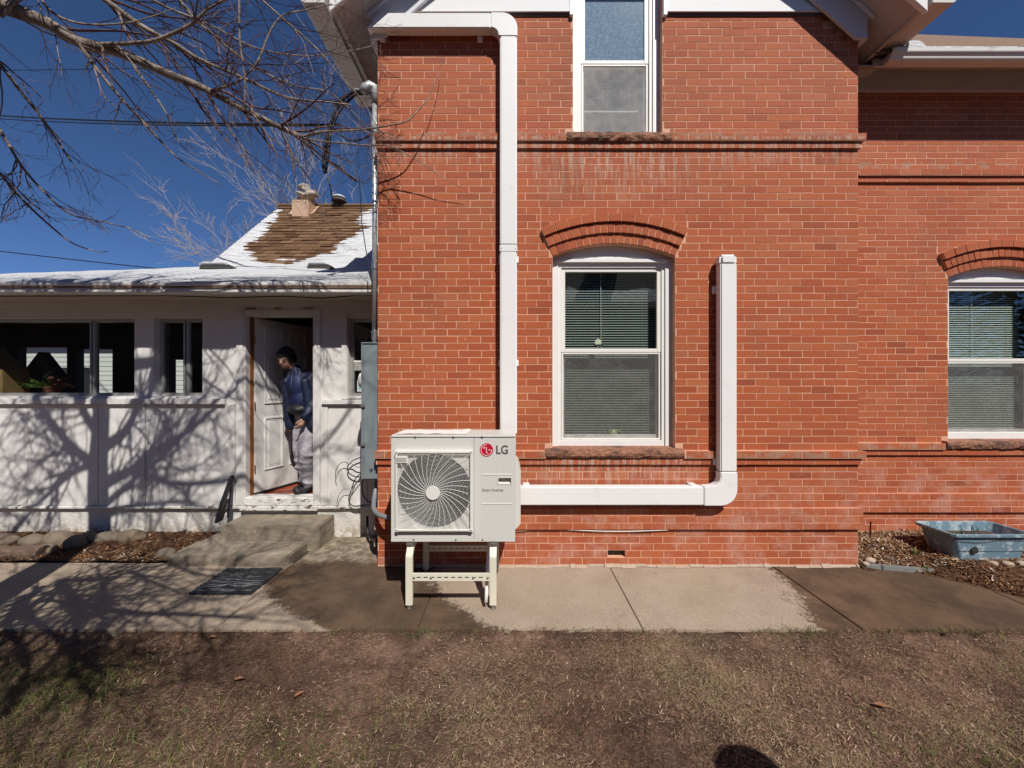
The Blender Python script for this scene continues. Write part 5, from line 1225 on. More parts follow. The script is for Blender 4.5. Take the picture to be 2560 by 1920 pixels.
m = MB(); V = [p for l in lv for p in l]; F = [tuple(reversed(range(8)))]+[(i*8+k, i*8+(k+1) % 8, (i+1)*8+(k+1) % 8, (i+1)*8+k) for i in range(len(lv)-1) for k in range(8)]
m.add(V, F).build('shell', 'tub_plastic', tub, bevel=.003, seg=2)
MB().add(loop(tx0+.045, tx1-.045, ty0+.022, ty1-.022, tz1-.085, .03), [tuple(range(8))]).build('soil', 'soil', tub)
dh = MB(); dh.lathe([(0,0),(.031,0),(.031,.004)], 24, Matrix.Translation((4.165, ty0+.0105+.0, tz0+.110)) @ Matrix.Rotation(R(90-4), 4, 'X')); dh.build('drain_hole', 'unit_dark', tub)
MB().tube(smooth_pts([(tx0+.05, ty0+.007, tz0+.19), (4.2, ty0+.009, tz0+.178), (4.4, ty0+.006, tz0+.20), (4.68, ty0+.004, tz0+.195)]), .0022, 4).build('crack', 'unit_dark', tub)
MB().tube([(tx0+.07, ty0+.017, tz0+.10), (4.4, ty0+.0175, tz0+.095), (tx1-.07, ty0+.017, tz0+.10)], .002, 4).build('crack', 'unit_dark', tub)
def sprig(name, lab, c, n, h, par_=None):
    m_ = MB()
    for _ in range(n):
        a = rng.uniform(0, 6.28); L = h*rng.uniform(.6, 1.2); q = rng.uniform(.2, .8); w_ = .004
        p0 = Vector(c)+Vector((rng.gauss(0, .015), rng.gauss(0, .012), 0)); p1 = p0+Vector((math.cos(a)*L*q*.5, math.sin(a)*L*q*.5, L*.7)); p2 = p0+Vector((math.cos(a)*L*q*1.1, math.sin(a)*L*q*1.1, L))
        sdv = Vector((-math.sin(a), math.cos(a), 0))*w_
        m_.add([p0-sdv*.7, p0+sdv*.7, p1-sdv, p1+sdv, p2], [(0,1,3,2), (2,3,4)])
    o = m_.build(name, 'grass_green', par_, recalc=False); return o if par_ else tag(o, lab, 'plant')
for q in range(5): sprig('seedling', '', (4.12+.035*q+rng.uniform(-.01,.01), .02+rng.uniform(-.03,.03), tz1-.085), 7, .05, tub)
sprig('seedling', '', (4.42, .09, tz1-.085), 6, .09, tub)
sprig('weed_tuft', 'small green weed tuft in mulch left of the blue tub', (3.80, .02, bed_right(3.80, .02)), 12, .06)
sprig('weed_tuft', 'lower green weed tuft in mulch near the plastic edging', (3.74, -.14, bed_right(3.74, -.14)), 10, .055)
ed = thing('plastic_edging', 'grey plastic garden edging strip where sidewalk meets mulch', 'edging', (3.4, -.05, 0))
MB().prism([(3.27,-.015),(3.40,-.035),(3.395,-.068),(3.268,-.048)], 'z', -.01, .040).build('strip', 'edging', ed, bevel=.006)
MB().prism([(3.405,-.036),(3.60,-.075),(3.80,-.118),(3.80,-.150),(3.595,-.108),(3.402,-.069)], 'z', -.01, .040).build('strip', 'edging', ed, bevel=.006)
tag(MB().tube([(3.66, .34, .03), (3.668, .335, .30)], .007, 6).build('garden_stake', 'black_plastic'), 'thin black stake standing in mulch against the wing wall', 'stake')
tag(MB().tube(smooth_pts([(3.62,.36,.075),(3.75,.33,.090),(3.9,.32,.090),(4.05,.36,.08)]), .010, 8).build('soaker_hose', 'black_rubber', smooth=True), 'dark hose half buried in mulch beside the wing wall', 'hose')
def stone(c, s, mat_='field_stone', seed=0, rot=0):
    bm = bmesh.new(); bmesh.ops.create_icosphere(bm, subdivisions=3, radius=1)
    for v in bm.verts:
        q = 1+.16*nz(v.co.x+seed*3.1, v.co.y, v.co.z+seed, 1.1)+.06*nz(v.co.x, v.co.y+seed, v.co.z, 3); v.co = Vector((v.co.x*s[0]*q, v.co.y*s[1]*q, v.co.z*s[2]*q))
    bmesh.ops.rotate(bm, verts=bm.verts, matrix=Matrix.Rotation(rot, 3, 'Z')); bmesh.ops.translate(bm, verts=bm.verts, vec=c)
    me = bpy.data.meshes.new('stone'); bm.to_mesh(me); bm.free(); me.polygons.foreach_set('use_smooth', [True]*len(me.polygons)); return link('stone', me, mat_)
SL = [((-4.83,.50,.055),(.155,.10,.085),'largest rounded stone under the porch trunk shadow, upright by the wall'), ((-5.07,.47,.045),(.13,.09,.07),'flat grey stone left of the largest one by the porch'), ((-5.42,.44,.05),(.20,.10,.075),'long tan stone at the porch wall'),
      ((-4.50,.36,.06),(.085,.085,.085),'round egg shaped stone in front of the porch wall'), ((-4.36,.54,.05),(.15,.09,.06),'dark stone against the porch foundation in trunk shade'), ((-4.12,.56,.05),(.16,.09,.075),'smooth domed stone nearest the steps at the porch wall'),
      ((-4.21,.60,.05),(.06,.05,.045),'small grey pebble stone touching the foundation'), ((-5.75,.50,.05),(.16,.10,.06),'leftmost stone at the porch wall'), ((-3.42,.20,.03),(.10,.07,.05),'tan flat stone beside the lower step'), ((-4.62,.60,.04),(.12,.07,.05),'half hidden stone behind the round egg stone'), ((-4.68,.26,.04),(.12,.08,.055),'tan stone at the right end of the log')]
for k, (c, s, lab) in enumerate(SL): tag(stone(c, s, seed=k, rot=rng.uniform(-.3, .3)), lab, 'stone', 'stones along the porch')
SR = [((3.36,.01,.05),(.045,.03,.028),'pale pink stone beside the brick corner'), ((3.29,-.02,.035),(.03,.03,.018),'small tan stone at the foot of the brick corner'), ((4.36,-.215,.115),(.045,.035,.028),'grey pebble below the tub drain hole'), ((4.25,-.20,.105),(.04,.03,.02),'dark pebble just right of the drain hole'), ((4.48,-.22,.12),(.05,.035,.03),'round beige pebble at right end of tub'), ((4.44,-.33,.10),(.045,.03,.028),'whitish pebble on mulch below the tub'), ((4.56,-.29,.115),(.05,.04,.035),'rightmost tan pebble on mulch')]
for k, (c, s, lab) in enumerate(SR): tag(stone((c[0], c[1], max(c[2], bed_right(c[0], c[1])+.008)), s, 'pale_stone', 20+k), lab, 'pebble', 'pebbles by the tub')
lg = thing('split_log', 'short dark split log lying at the edge of the sidewalk', 'log', (-4.95, .15, 0))
T_ = Matrix.Translation((-5.08, .15, .055)) @ Matrix.Rotation(R(4), 4, 'Z')
m_ = MB(); V = []; nn = 12; ks = 10
for i in range(ks+1):
    for j in range(nn):
        a = 2*math.pi*j/nn; r_ = .075*(1+.18*nz(i*.5, j*1.3, 2, 1)); V.append(T_ @ Vector((.50*i/ks-.02, r_*math.cos(a), .85*r_*math.sin(a))))
F = [(i*nn+j, i*nn+(j+1) % nn, (i+1)*nn+(j+1) % nn, (i+1)*nn+j) for i in range(ks) for j in range(nn)]+[tuple(range(nn)), tuple(ks*nn+j for j in range(nn))]
m_.add(V, F).build('bark', 'log_bark', lg)
T2 = T_ @ Matrix.Translation((-.024, 0, 0)) @ Matrix.Rotation(R(-90), 4, 'Y'); MB().lathe([(0,0),(.066,0),(.064,.006)], 12, T2).build('cut_end', 'flashing_tan', lg)
def leaf(c, L, yaw, lab):
    m_ = MB(); V = []
    for i in range(7):
        t = i/6; w_ = L*.22*math.sin(math.pi*min(1, t*.95+.04))
        for s_ in (-1, 0, 1): V.append((L*(t-.5), s_*w_, .004+.012*abs(s_)*(1-t*.3)+.006*math.sin(t*3)))
    Mx = Matrix.Translation(c) @ Matrix.Rotation(yaw, 4, 'Z')
    m_.add([Mx @ Vector(v) for v in V], [(i*3+k, (i+1)*3+k, (i+1)*3+k+1, i*3+k+1) for i in range(6) for k in range(2)])
    tag(m_.build('dry_leaf', 'leaf_dry', smooth=True, recalc=False), lab, 'leaf', 'fallen leaves')
def on_lawn(px, py):
    d_ = FPX*(CAMZ+.02)/(py-960); p = at(px, py, d_); p.z = lawn_h(p.x, p.y)+.012; return p
leaf(on_lawn(748, 1733), .055, .9, 'orange dry leaf lying on the bare lawn below the mat'); leaf(on_lawn(532, 1598), .045, .2, 'brown dry leaf on lawn at the sidewalk edge'); leaf(on_lawn(598, 1695), .05, .4, 'pale olive leaf on the lawn right of the grass clump'); leaf(on_lawn(88, 1695), .035, 1.2, 'small orange leaf on the left lawn'); leaf(on_lawn(152, 1617), .05, 2.2, 'tan curled leaf on lawn in the trunk shade')
leaf(on_lawn(2205, 1768), .07, -.3, 'wide pale leaf on the right side of the lawn')

# ---------------------------------------------------------------- trees
def in_frame(p, m=1.04):
    d = p.y-CAMY
    if d < .05: return False
    return abs(p.x/d) < 1.331*m and abs((p.z-CAMZ)/d) < .998*m
def bad_shadow(p):                      # would this twig shade the sunny brick front or the open lawn
    if p.z < 0: return True
    t = -p.y; xw, zw = p.x-.41*t, p.z-1.28*t
    if zw > 0: return xw > -1.20
    tg = p.z/1.28; return p.x-.41*tg > -1.35
def grow(mb, p, dirv, L, r, lvl, rr, ok=None, droop=.0, kids=4, spread=.9, seg=6, rmin=.0012, sides=4, wob=.13):
    """wobbling tapered branch with side twigs"""
    pts = [p.copy()]; rad = [r]; d = dirv.normalized(); st = L/seg; alive = True
    for i in range(seg):
        d = (d+Vector((rr.gauss(0, wob), rr.gauss(0, wob), rr.gauss(0, wob)-droop*.12))).normalized()
        q = pts[-1]+d*st
        if ok and not ok(q): alive = False; break
        pts.append(q); rad.append(max(rmin, r*(1-.62*(i+1)/seg)))
    if len(pts) > 1: mb.tube(pts, rad, sides if r > .004 else 3, False)
    if lvl <= 0 or len(pts) < 3: return
    for k in range(kids):
        i = rr.randint(1, len(pts)-1); t = (pts[i]-pts[i-1]).normalized()
        ax = Vector((rr.gauss(0, 1), rr.gauss(0, 1), rr.gauss(0, 1))).normalized(); nd = (t+ax*spread).normalized()
        grow(mb, pts[i], nd, L*rr.uniform(.35, .62), max(rmin, rad[i]*.62), lvl-1, rr, ok, droop, kids, spread, max(3, seg-1), rmin, 3)
tree = thing('bare_tree', 'leafless tree whose limb and twigs reach across the upper left sky', 'tree', (-3.74, -1.52, 0))
trunk = MB(); rr = random.Random(21)
tp = smooth_pts([(-3.74,-1.52,-.1), (-3.75,-1.52,.8), (-3.73,-1.53,1.8), (-3.72,-1.52,2.8), (-3.73,-1.51,3.6), (-3.70,-1.5,4.4), (-3.8,-1.6,5.4)], 4)
trunk.tube(tp, [.19, .18, .175, .172]+[.168-.005*i for i in range(len(tp)-4)], 14)
trunk.build('trunk', 'bark', tree, smooth=True)
SV = Vector((.41, -1, 1.28))
def wall_sh(px, py, t): return at(px, py, PY-CAMY)+SV*t
def gr_sh(px, py, t):
    d = FPX*CAMZ/(py-960); return at(px, py, d)+SV*(t if t < 1.22 else 1.22+(t-1.22)*1.4)
okc = lambda p: not in_frame(p) and not bad_shadow(p)
limbs = MB(); tw = MB()
shadow_limbs = [
    ([wall_sh(240,1165,2.2), wall_sh(187,1126,2.25), wall_sh(143,1074,2.3), wall_sh(90,1000,2.35), wall_sh(60,900,2.4)], .045, .020),
    ([wall_sh(262,1120,2.2), wall_sh(310,1085,2.25), wall_sh(338,1040,2.3), wall_sh(375,985,2.3), wall_sh(395,880,2.35), wall_sh(400,760,2.4)], .055, .02),
    ([wall_sh(262,1215,2.2), wall_sh(347,1165,2.3), wall_sh(412,1117,2.4), wall_sh(490,1065,2.5), wall_sh(590,970,2.6), wall_sh(700,860,2.7)], .045, .014),
    ([wall_sh(262,1265,2.2), wall_sh(345,1195,2.5), wall_sh(420,1130,2.7), wall_sh(480,1060,2.8), wall_sh(520,980,2.8)], .035, .012),
    ([wall_sh(262,1200,2.2), wall_sh(340,1182,2.5), wall_sh(430,1210,2.8), wall_sh(560,1205,3.0), wall_sh(660,1180,3.2), wall_sh(800,1120,3.3), wall_sh(880,1020,3.4)], .034, .012),
    ([wall_sh(230,1165,2.2), wall_sh(182,1185,2.2), wall_sh(108,1250,2.25), wall_sh(30,1320,2.3)], .032, .016),
    ([wall_sh(250,1290,2.2), wall_sh(350,1265,2.6), wall_sh(470,1260,2.9), wall_sh(560,1290,3.2)], .026, .010),
    ([gr_sh(150,1456,1.22), gr_sh(200,1508,1.45), gr_sh(270,1524,1.65), gr_sh(350,1533,1.85), gr_sh(480,1537,2.15), gr_sh(640,1546,2.45)], .036, .016),
    ([gr_sh(150,1452,1.25), gr_sh(260,1446,1.6), gr_sh(330,1430,1.9), gr_sh(420,1408,2.2)], .030, .013),
    ([gr_sh(265,1452,1.62), gr_sh(262,1490,1.75), gr_sh(252,1520,1.8)], .016, .010),
    ([gr_sh(125,1480,1.25), gr_sh(95,1500,1.4), gr_sh(40,1540,1.5)], .024, .012),
    ([gr_sh(90,1503,1.42), gr_sh(160,1505,1.6), gr_sh(188,1535,1.7), gr_sh(175,1560,1.8)], .018, .010),
    ([wall_sh(240,1080,2.2), wall_sh(200,1010,2.2), wall_sh(185,930,2.2), wall_sh(190,800,2.2)], .04, .02),
    ([wall_sh(250,1000,2.2), wall_sh(262,900,2.25), wall_sh(300,780,2.3)], .06, .03),
    ([gr_sh(100,1470,1.3), gr_sh(60,1520,1.6), gr_sh(150,1600,1.9), gr_sh(260,1680,2.0)], .034, .014),
    ([gr_sh(60,1490,1.3), gr_sh(20,1560,1.5), gr_sh(60,1640,1.7), gr_sh(40,1720,1.8)], .03, .014),
    ([gr_sh(420,1408,2.2), gr_sh(520,1440,2.4), gr_sh(600,1410,2.6), gr_sh(720,1380,2.8)], .016, .008),
    ([gr_sh(330,1432,1.9), gr_sh(420,1470,2.1), gr_sh(520,1500,2.3), gr_sh(600,1480,2.5)], .018, .008),
    ([gr_sh(200,1512,1.45), gr_sh(190,1570,1.6), gr_sh(170,1650,1.8), gr_sh(220,1740,1.9)], .022, .012),
]
def frond(limb, r0, r1, n, L, ok, droop=.2, lvl=2, kids=3, k=6, sp=.85):
    pts = smooth_pts(limb, k); m = len(pts)-1
    limbs.tube(pts, [r0+(r1-r0)*i/m for i in range(m+1)], 8, True)
    for _ in range(n):
        i = rr.randint(1, m); t = (pts[i]-pts[i-1]).normalized(); ax = Vector((rr.gauss(0, 1), rr.gauss(0, 1), rr.gauss(0, 1))).normalized()
        rb = (r0+(r1-r0)*i/m)
        grow(tw, pts[i], t+ax*sp, L*rr.uniform(.5, 1.2), min(rb*.55, .014 if ok is okc else .011), lvl, rr, ok, droop, kids, .85, 6)
for l, a, b in shadow_limbs: frond(l, a, b, 26, .95, okc, .1, 2, 4)
# the limbs that cross the view
def path(pl, d0, d1): n = len(pl)-1; return [at(x, y, d0+(d1-d0)*i/n) for i, (x, y) in enumerate(pl)]
def okv(p):
    if p.z < 2.2: return False
    d = p.y-CAMY; px = 1280+p.x/d*FPX; py = 960-(p.z-CAMZ)/d*FPX
    if p.y > -.04 and p.x > -1.3: return False
    if px > 940 and bad_shadow(p) and px > 1010: return False
    if py > 640 or (px < 450 and py > 560+.1*px): return False
    if px > 330 and px < 700 and py > 330+.55*(px-330)*.6 and py > 330: return False
    return True
seen = [
    ([(-150,-60),(0,8),(120,60),(200,105),(300,132),(420,185),(500,217),(600,268),(700,318),(752,342)], 2.45, 3.25, .047, .018, 30, .62),
    ([(752,342),(800,330),(895,325),(951,317),(1012,305),(1040,282),(1062,258),(1073,242),(1090,200),(1097,183),(1105,144)], 3.25, 3.50, .009, .0022, 13, .26),
    ([(752,342),(800,353),(926,364),(975,366),(1043,400),(1100,440),(1163,474)], 3.25, 3.52, .008, .0018, 9, .24),
    ([(220,-40),(269,4),(360,69),(434,108),(499,148),(608,195),(716,243),(825,256),(880,262)], 2.7, 3.3, .022, .0045, 36, .55),
    ([(240,112),(330,108),(390,100),(477,61),(521,22),(600,-20)], 2.75, 2.7, .015, .007, 24, .5),
    ([(191,100),(243,174),(304,247),(369,317),(434,386),(490,425),(556,464)], 2.65, 2.95, .013, .0028, 16, .42),
    ([(318,138),(340,175),(378,226),(417,286),(438,339),(464,373),(500,392)], 2.78, 2.95, .009, .0022, 13, .36),
    ([(-60,90),(0,160),(56,234),(95,282),(135,339),(178,404)], 2.5, 2.7, .012, .006, 9, .40),
    ([(-60,250),(0,325),(52,412),(108,477),(174,534),(260,555),(338,577),(395,612)], 2.5, 2.75, .010, .0022, 16, .36),
    ([(-50,380),(0,434),(65,508),(130,568),(182,608),(243,629),(270,628)], 2.5, 2.7, .009, .0022, 14, .34),
    ([(520,228),(570,215),(608,195),(640,160),(655,130),(668,95),(690,55),(716,35),(781,22),(830,10)], 3.02, 3.1, .009, .004, 12, .42),
    ([(598,-20),(599,87),(606,150),(612,195),(612,262)], 2.8, 2.85, .0085, .004, 9, .30),
    ([(430,-30),(480,40),(560,110),(640,170),(740,215),(830,235),(930,330)], 2.9, 3.35, .011, .003, 34, .5),
    ([(620,-30),(700,40),(790,120),(850,190),(905,250),(950,330)], 3.0, 3.4, .009, .0025, 30, .45),
    ([(330,-30),(420,20),(520,60),(640,120),(760,140),(860,130),(930,115)], 2.8, 3.35, .010, .0025, 32, .48),
    ([(0,40),(60,-10),(160,-40)], 2.5, 2.6, .015, .010, 6, .4),
    ([(80,-40),(130,30),(210,60),(330,55),(440,20)], 2.6, 2.8, .010, .003, 10, .45),
    ([(700,318),(740,400),(770,440),(800,500),(815,560)], 3.2, 3.4, .006, .0018, 9, .28),
    ([(640,290),(665,350),(690,420),(705,480)], 3.15, 3.3, .005, .0018, 9, .25),
]
for pl, d0, d1, r0, r1, n, L in seen: frond(path(pl, d0, d1), r0, r1, int(n*.62)+1, L*1.12, okv, .30, 2, 3, 5, .75)
limbs.build('limb', 'bark', tree, smooth=True, recalc=False)
tw.build('twigs', 'twig_red', tree, recalc=False)
# pale trees beyond the porch roof
def far_tree(base, h, spread, seed, lab, n=7, lean=0.0, r0=.16, lvl=4):
    t = thing('far_tree', lab, 'tree', base, 'bare trees behind the porch'); r_ = random.Random(seed)
    b = Vector(base); m1 = MB(); m2 = MB(); fork = b+Vector((0, 0, h*.22)); m1.tube([b-Vector((0,0,.2)), fork], [r0, r0*.8], 8); m1.build('trunk', 'bark_pale', t, smooth=True)
    for k in range(n):
        a = 6.283*k/n+r_.uniform(-.3, .3); e = r_.uniform(.25, 1.0)*spread
        grow(m2, fork-Vector((0,0,r_.uniform(0, h*.1))), Vector((math.cos(a)*e+lean, math.sin(a)*e, 1)), h*r_.uniform(.55, .8), r0*.42, lvl, r_, None, -.25, 4, .55, 7, .0048, 5)
    m2.build('crown', 'bark_pale', t, recalc=False)
far_tree((-10.4, 15.2, 0), 9.2, .55, 4, 'pale bare tree left of the roof peak with fine upright twigs', 8)
far_tree((-7.2, 14.0, 0), 11.4, .55, 9, 'tallest pale bare tree behind the stone chimney', 8)
far_tree((-12.0, 17.5, 0), 7.2, .6, 14, 'lowest pale bare tree at the left foot of the roof', 6)

# ---------------------------------------------------------------- people
def person(lab, zf, J, mats, headdir, name_loc, pack=False, hat=False):
    p = thing('person', lab, 'person', name_loc)
    H = Vector(J['head']); f = Vector(headdir).normalized(); up = Vector((0, 0, 1)); sd = f.cross(up).normalized(); u2 = sd.cross(f).normalized()
    Rm = Matrix((sd, f, u2)).transposed().to_4x4()                       # head frame: x side, y face, z up
    hp_ = lambda x, y, z: H+sd*x+f*y+u2*z
    parts = [('ell', H+u2*.012, (.074, .092, .108), Rm), ('ell', hp_(0, .038, -.052), (.056, .052, .062), Rm), ('cap', hp_(0, .085, .01), .010, hp_(0, .106, -.022), .014),
             ('ell', hp_(.077, -.005, -.012), (.012, .022, .032), Rm), ('ell', hp_(-.077, -.005, -.012), (.012, .022, .032), Rm), ('cap', hp_(-.02, .082, -.055), .010, hp_(.02, .082, -.055), .010),
             ('cap', hp_(-.045, .066, .026), .014, hp_(.045, .066, .026), .014),
             ('cap', hp_(0, -.02, -.06), .050, J['neck'], .056), ('cap', J['neck'], .06, J['chest'], .11), ('cap', J['chest'], .125, J['hip'], .125)]
    for s in 'lr':
        parts += [('cap', J['sh_'+s], .052, J['el_'+s], .040), ('cap', J['el_'+s], .039, J['wr_'+s], .027), ('cap', J['chest'], .09, J['sh_'+s], .06)]
        w = Vector(J['wr_'+s]); hd = Vector(J['hand_'+s]); dr = (hd-w).normalized(); pv = Vector(J.get('palm_'+s, (0, -1, 0))); sv = dr.cross(pv).normalized(); pv = sv.cross(dr).normalized()
        parts.append(('cap', w+dr*.03, .026, w+dr*.085, .030))
        for k, (off, L) in enumerate(((-.027, .070), (-.009, .080), (.009, .076), (.027, .060))):
            b0 = w+dr*.09+sv*off; b1 = b0+dr*L*.5+pv*.012; b2 = b1+dr*L*.35+pv*.030; parts += [('cap', b0, .0098, b1, .0092), ('cap', b1, .0092, b2, .0082)]
        t0 = w+dr*.04+sv*-.030; t1 = t0+dr*.035+sv*-.022+pv*.012; parts += [('cap', t0, .012, t1, .0105), ('cap', t1, .0105, t1+dr*.032+pv*.012, .009)]
        parts += [('cap', J['hj_'+s], .085, J['kn_'+s], .055), ('cap', J['kn_'+s], .052, J['an_'+s], .036), ('cap', J['hip'], .12, J['hj_'+s], .09)]
    blob('body', parts, .0085, mats['skin'], p, 3)
    blob('hair', [('ell', hp_(0, -.020, .046), (.087, .098, .092), Rm), ('ell', hp_(0, -.05, -.01), (.080, .066, .092), Rm)], .009, mats['hair'], p, 3)
    for q in (-.032, .032): blob('eye', [('ell', hp_(q, .081, .004), (.013, .008, .0055), Rm)], .003, mats['hair'], p, 1)
    if hat: blob('hat', [('ell', hp_(0, -.01, .075), (.105, .115, .075), Rm), ('ell', hp_(0, .01, .055), (.155, .165, .018), Rm)], .010, 'roof_dark', p, 2)
    else:
        hs = [('cap', hp_(.078*math.sin(t), -.012+.084*math.cos(t), .075), .016, hp_(.082*math.sin(t), -.010+.094*math.cos(t), (.034+.012*math.sin(t*9)) if abs(t) < .9 else -.045), .008) for t in [-2.6+.26*k+rng.uniform(-.05,.05) for k in range(21)]]
        blob('fringe', hs, .007, mats['hair'], p, 1)
    pn = []
    for s in 'lr':
        kn, an, hj = Vector(J['kn_'+s]), Vector(J['an_'+s]), Vector(J['hj_'+s])
        pn += [('cap', hj, .105, kn, .082), ('cap', kn, .080, an+Vector((0,0,.04)), .070), ('cap', Vector(J['hip']), .13, hj, .10)]
        for k in range(5):
            c = kn.lerp(an, .1+.19*k); pn.append(('ell', c+Vector((rng.uniform(-.02,.02), -.01, 0)), (.078, .078, .028), Matrix.Rotation(rng.uniform(-.4,.4), 4, 'Y')))
    pn.append(('cap', J['hip'], .13, Vector(J['hip'])+Vector((0,0,.08)), .125))
    blob('trousers', pn, .014, mats['trousers'], p, 3)
    fv = Vector(J['face']); sv_ = fv.cross(up)
    ch_, hi = Vector(J['chest']), Vector(J['hip'])
    Bm = Matrix((sv_, fv, up)).transposed().to_4x4()
    blob('shirt', [('ell', ch_+fv*.05, (.14, .11, .17), Bm), ('ell', ch_.lerp(hi, .5)+fv*.045, (.14, .115, .20), Bm), ('cap', J['neck'], .066, ch_+fv*.03, .09)], .012, mats['shirt'], p, 3)
    jk = [('ell', ch_-fv*.025, (.195, .125, .19), Bm), ('ell', ch_.lerp(hi, .55)-fv*.03, (.19, .135, .24), Bm), ('ell', hi-fv*.035, (.19, .135, .18), Bm)]
    for s, sg in (('r', 1), ('l', -1)):
        jk += [('cap', J['sh_'+s], .080, J['el_'+s], .068), ('cap', J['el_'+s], .066, Vector(J['wr_'+s]), .052), ('cap', ch_+up*.10, .08, J['sh_'+s], .075),
               ('cap', ch_+sv_*sg*.125+fv*.09+up*.05, .055, hi+sv_*sg*.14+fv*.085-up*.14, .060), ('cap', ch_+sv_*sg*.16+fv*.03, .06, hi+sv_*sg*.17-up*.16, .065), ('cap', Vector(J['neck'])+sv_*sg*.05+fv*.02, .032, ch_+sv_*sg*.10+fv*.10, .035)]
        for k in range(4):
            c = Vector(J['el_'+s]).lerp(Vector(J['wr_'+s]), .1+.26*k); jk.append(('ell', c, (.066, .066, .022), Matrix.Rotation(rng.uniform(-.5,.5), 4, 'Y')))
    blob('jacket', jk, .013, mats['jacket'], p, 3)
    for s in 'lr':
        an = Vector(J['an_'+s]); fd = Vector(J['foot_'+s]).normalized()
        blob('shoe', [('cap', Vector((an.x, an.y, zf+.045))-fd*.05, .044, Vector((an.x, an.y, zf+.040))+fd*.13, .038), ('cap', Vector((an.x, an.y, zf+.06)), .050, an+Vector((0,0,.06)), .054), ('ell', Vector((an.x, an.y, zf+.022))+fd*.06, (.052, .052, .022)), ('ell', Vector((an.x, an.y, zf+.022))+fd*.12, (.048, .048, .022))], .010, mats['shoe'], p, 2)
    if pack:
        c = ch_.lerp(hi, .83)+fv*.150; blob('waist_pack', [('ell', c, (.115, .05, .062), Bm), ('ell', c+fv*.02-up*.008, (.085, .045, .048), Bm), ('cap', c+sv_*.10-fv*.02, .022, c+sv_*.17-fv*.12, .018), ('cap', c-sv_*.10-fv*.02, .022, c-sv_*.17-fv*.12, .018)], .010, 'shoe', p, 2)
        MB().tube(smooth_pts([Vector(J['neck'])+fv*.06, ch_+fv*.165+up*.02, ch_+fv*.165-up*.10]), .005, 6).build('lanyard', 'shoe', p)
    return p
zf = .426
fa = Vector((-.14, -.99, 0)).normalized()
person('person in blue jacket and grey trousers looking down in the open porch doorway', zf, dict(
    head=(-2.63, .885, 2.005), neck=(-2.545, .935, 1.875), chest=(-2.505, .965, 1.68), hip=(-2.455, .985, 1.36), face=tuple(fa),
    sh_r=(-2.640, .995, 1.785), el_r=(-2.70, 1.05, 1.53), wr_r=(-2.715, 1.06, 1.27), hand_r=(-2.705, 1.08, 1.16), palm_r=(1, 0, 0),
    sh_l=(-2.355, .945, 1.785), el_l=(-2.305, .93, 1.53), wr_l=(-2.375, .815, 1.325), hand_l=(-2.415, .785, 1.22), palm_l=(-1, .2, 0),
    hj_r=(-2.52, 1.01, 1.30), kn_r=(-2.515, .965, .92), an_r=(-2.475, 1.04, .50), foot_r=(-.45, -.8, 0),
    hj_l=(-2.40, .96, 1.30), kn_l=(-2.415, .90, .92), an_l=(-2.395, .94, .50), foot_l=(-.62, -.75, 0)),
    dict(skin='skin', hair='hair', trousers='trousers', shirt='shirt', jacket='jacket', shoe='shoe'), (-.20, -.88, -.45), (-2.45, .96, zf), True)
bx, by = 1.62, -3.33
def off(x, y, z): return (bx+x, by+y, z)
person('person standing beside the photographer, seen only as a head shadow on the lawn', -.03, dict(
    head=off(0, .06, 1.66), neck=off(0, 0, 1.51), chest=off(0, 0, 1.33), hip=off(0, 0, .98), face=(0, 1, 0),
    sh_r=off(.185, 0, 1.43), el_r=off(.24, 0, 1.16), wr_r=off(.235, .08, .92), hand_r=off(.235, .10, .82), palm_r=(-1, 0, 0),
    sh_l=off(-.185, 0, 1.43), el_l=off(-.24, 0, 1.16), wr_l=off(-.235, .08, .92), hand_l=off(-.235, .10, .82), palm_l=(1, 0, 0),
    hj_r=off(.085, 0, .90), kn_r=off(.095, .02, .48), an_r=off(.10, 0, .06), foot_r=(.15, 1, 0), hj_l=off(-.085, 0, .90), kn_l=off(-.095, .02, .48), an_l=off(-.10, 0, .06), foot_l=(-.15, 1, 0)),
    dict(skin='skin', hair='hair', trousers='shoe', shirt='label_grey', jacket='roof_dark', shoe='shoe'), (0, 1, -.1), (bx, by, -.03), hat=True)

# ---------------------------------------------------------------- house across the yard, mirrored in the windows
nh = thing('neighbour_house', 'dark green sided house with snowy roof mirrored in the main window', 'house', (3, -11, 0))
m_ = MB()
for k in range(29): m_.prism([(-9.5, k*.15), (-9.485, k*.15), (-9.5, k*.15+.148)], 'x', -2.5, 9.0)
m_.box(-2.5, 9, -16, -9.5, -.1, 4.36); m_.build('wall', 'siding_green', nh)
nr = MB().prism([(-9.0, 4.30), (-12.8, 7.3), (-16.6, 4.30), (-16.6, 4.42), (-12.8, 7.45), (-9.0, 4.42)], 'x', -2.9, 9.4).build('roof', 'roof_dark', nh)
MB().box(-2.9, 9.4, -9.05, -8.94, 4.26, 4.40).build('gutter', 'white_paint', nh)
V = []; n = 120
for i in range(n+1):
    x = -2.9+12.3*i/n; w_ = .75+.28*nz(x, 1, 0, 2.3)+.2*nz(x, 4, 0, 7)
    for k in range(4): yy = -9.0-w_*k/3; V.append((x, yy, 4.44+(-9.0-yy)*.79+(.05 if 0 < k < 3 else .0)))
MB().add(V, [(i*4+k, (i+1)*4+k, (i+1)*4+k+1, i*4+k+1) for i in range(n) for k in range(3)]).build('roof_snow', 'snow', nr, smooth=True)
MB().box(3.0, 3.9, -11.3, -10.5, 5.4, 7.9).build('chimney', 'roof_dark', nr)
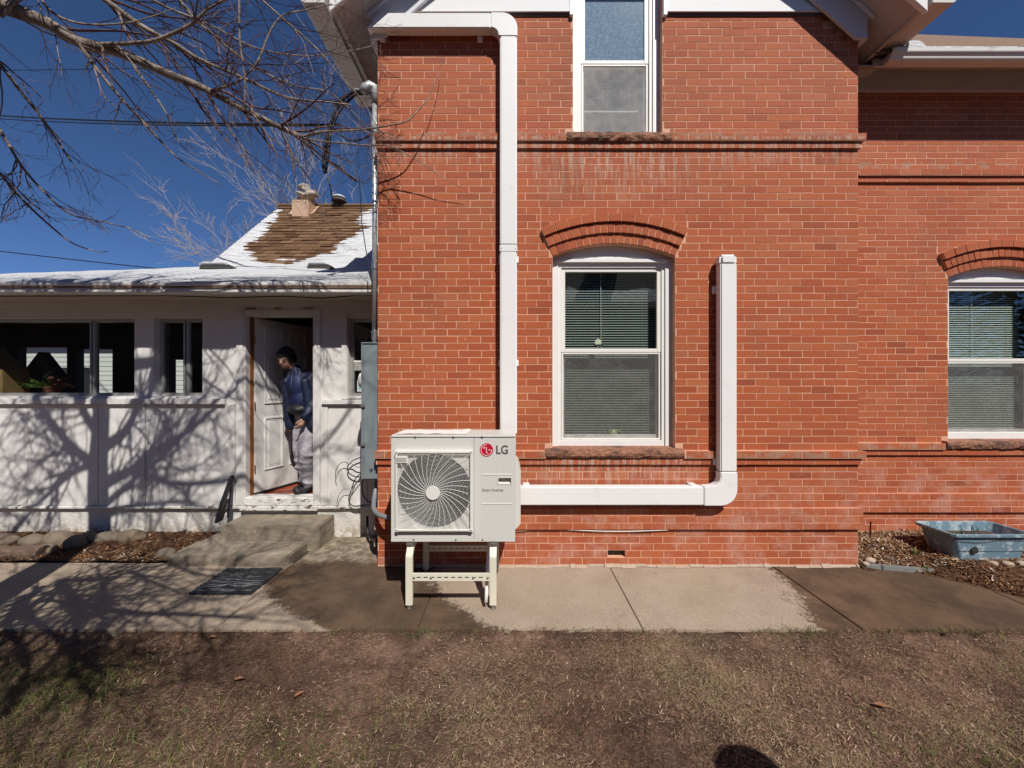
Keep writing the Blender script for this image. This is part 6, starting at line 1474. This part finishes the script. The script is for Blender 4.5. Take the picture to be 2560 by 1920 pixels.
for wx in (0.2, 6.4): w_ = MB(); rectframe(w_, wx, wx+1.1, 1.2, 2.8, .09, -9.48, -9.44); w_ = w_.build('window', 'white_paint', nh); MB().box(wx+.1, wx+1.0, -9.475, -9.46, 1.3, 2.7).build('pane', 'unit_dark', w_)
nb = thing('neighbour_house', 'brown house standing far left across the yard, mirrored in the porch glass', 'house', (-17, -12, 0))
MB().box(-30, -6.5, -17, -10.5, -.1, 4.2).build('wall', 'log_bark', nb)
MB().prism([(-10.0, 4.1), (-13.7, 7.6), (-17.5, 4.1), (-17.5, 4.25), (-13.7, 7.75), (-10.0, 4.25)], 'x', -30.5, -6.0).build('roof', 'roof_dark', nb)
ev = thing('evergreen_tree', 'dark evergreen tree mirrored in the wing window', 'tree', (15.5, -10, 0), 'evergreens across the yard')
MB().tube([(15.5,-10,-.1), (15.5,-10,7)], [.22, .05], 8).build('trunk', 'bark', ev)
lf = MB(); r_ = random.Random(5)
for _ in range(2600):
    z = r_.uniform(.8, 8.0); rad_ = (8.2-z)*.30*r_.random()**.5; a = r_.uniform(0, 6.28); c = Vector((15.5+rad_*math.cos(a), -10+rad_*math.sin(a), z)); L = r_.uniform(.2, .4)
    o_ = Vector((math.cos(a), math.sin(a), -.3))*L; s_ = Vector((-math.sin(a), math.cos(a), 0))*L*.4; lf.add([c, c+o_*.6+s_, c+o_, c+o_*.6-s_], [(0,1,2,3)])
lf.build('crown', 'siding_green', ev, recalc=False)
for k, (x_, y_, s_) in enumerate([(-27,-21,1.6),(-21.5,-20,1.8),(-16,-22,1.7),(-10.5,-20,1.9),(-5,-21,1.7),(.5,-20.5,1.9),(6,-21,1.6),(11,-22,1.7),(-33,-14,1.6),(-37,-7,1.6),(27,-16,1.5),(31,-9,1.6)]):  # out-of-view trees put in to cut ambient light from the low sky
    e2 = ev.copy(); COL.objects.link(e2); e2.location = (x_, y_, 0); e2.scale = (s_, s_, s_); e2.rotation_euler = (0, 0, k*1.3)
    e2['label'] = 'tall dark unseen evergreen added behind the camera to block low sky light'
    for c_ in list(ev.children):
        q_ = c_.copy(); COL.objects.link(q_); q_.parent = e2; q_.matrix_parent_inverse = c_.matrix_parent_inverse.copy()
for o in bpy.data.objects:
    if '_base' in o: del o['_base']
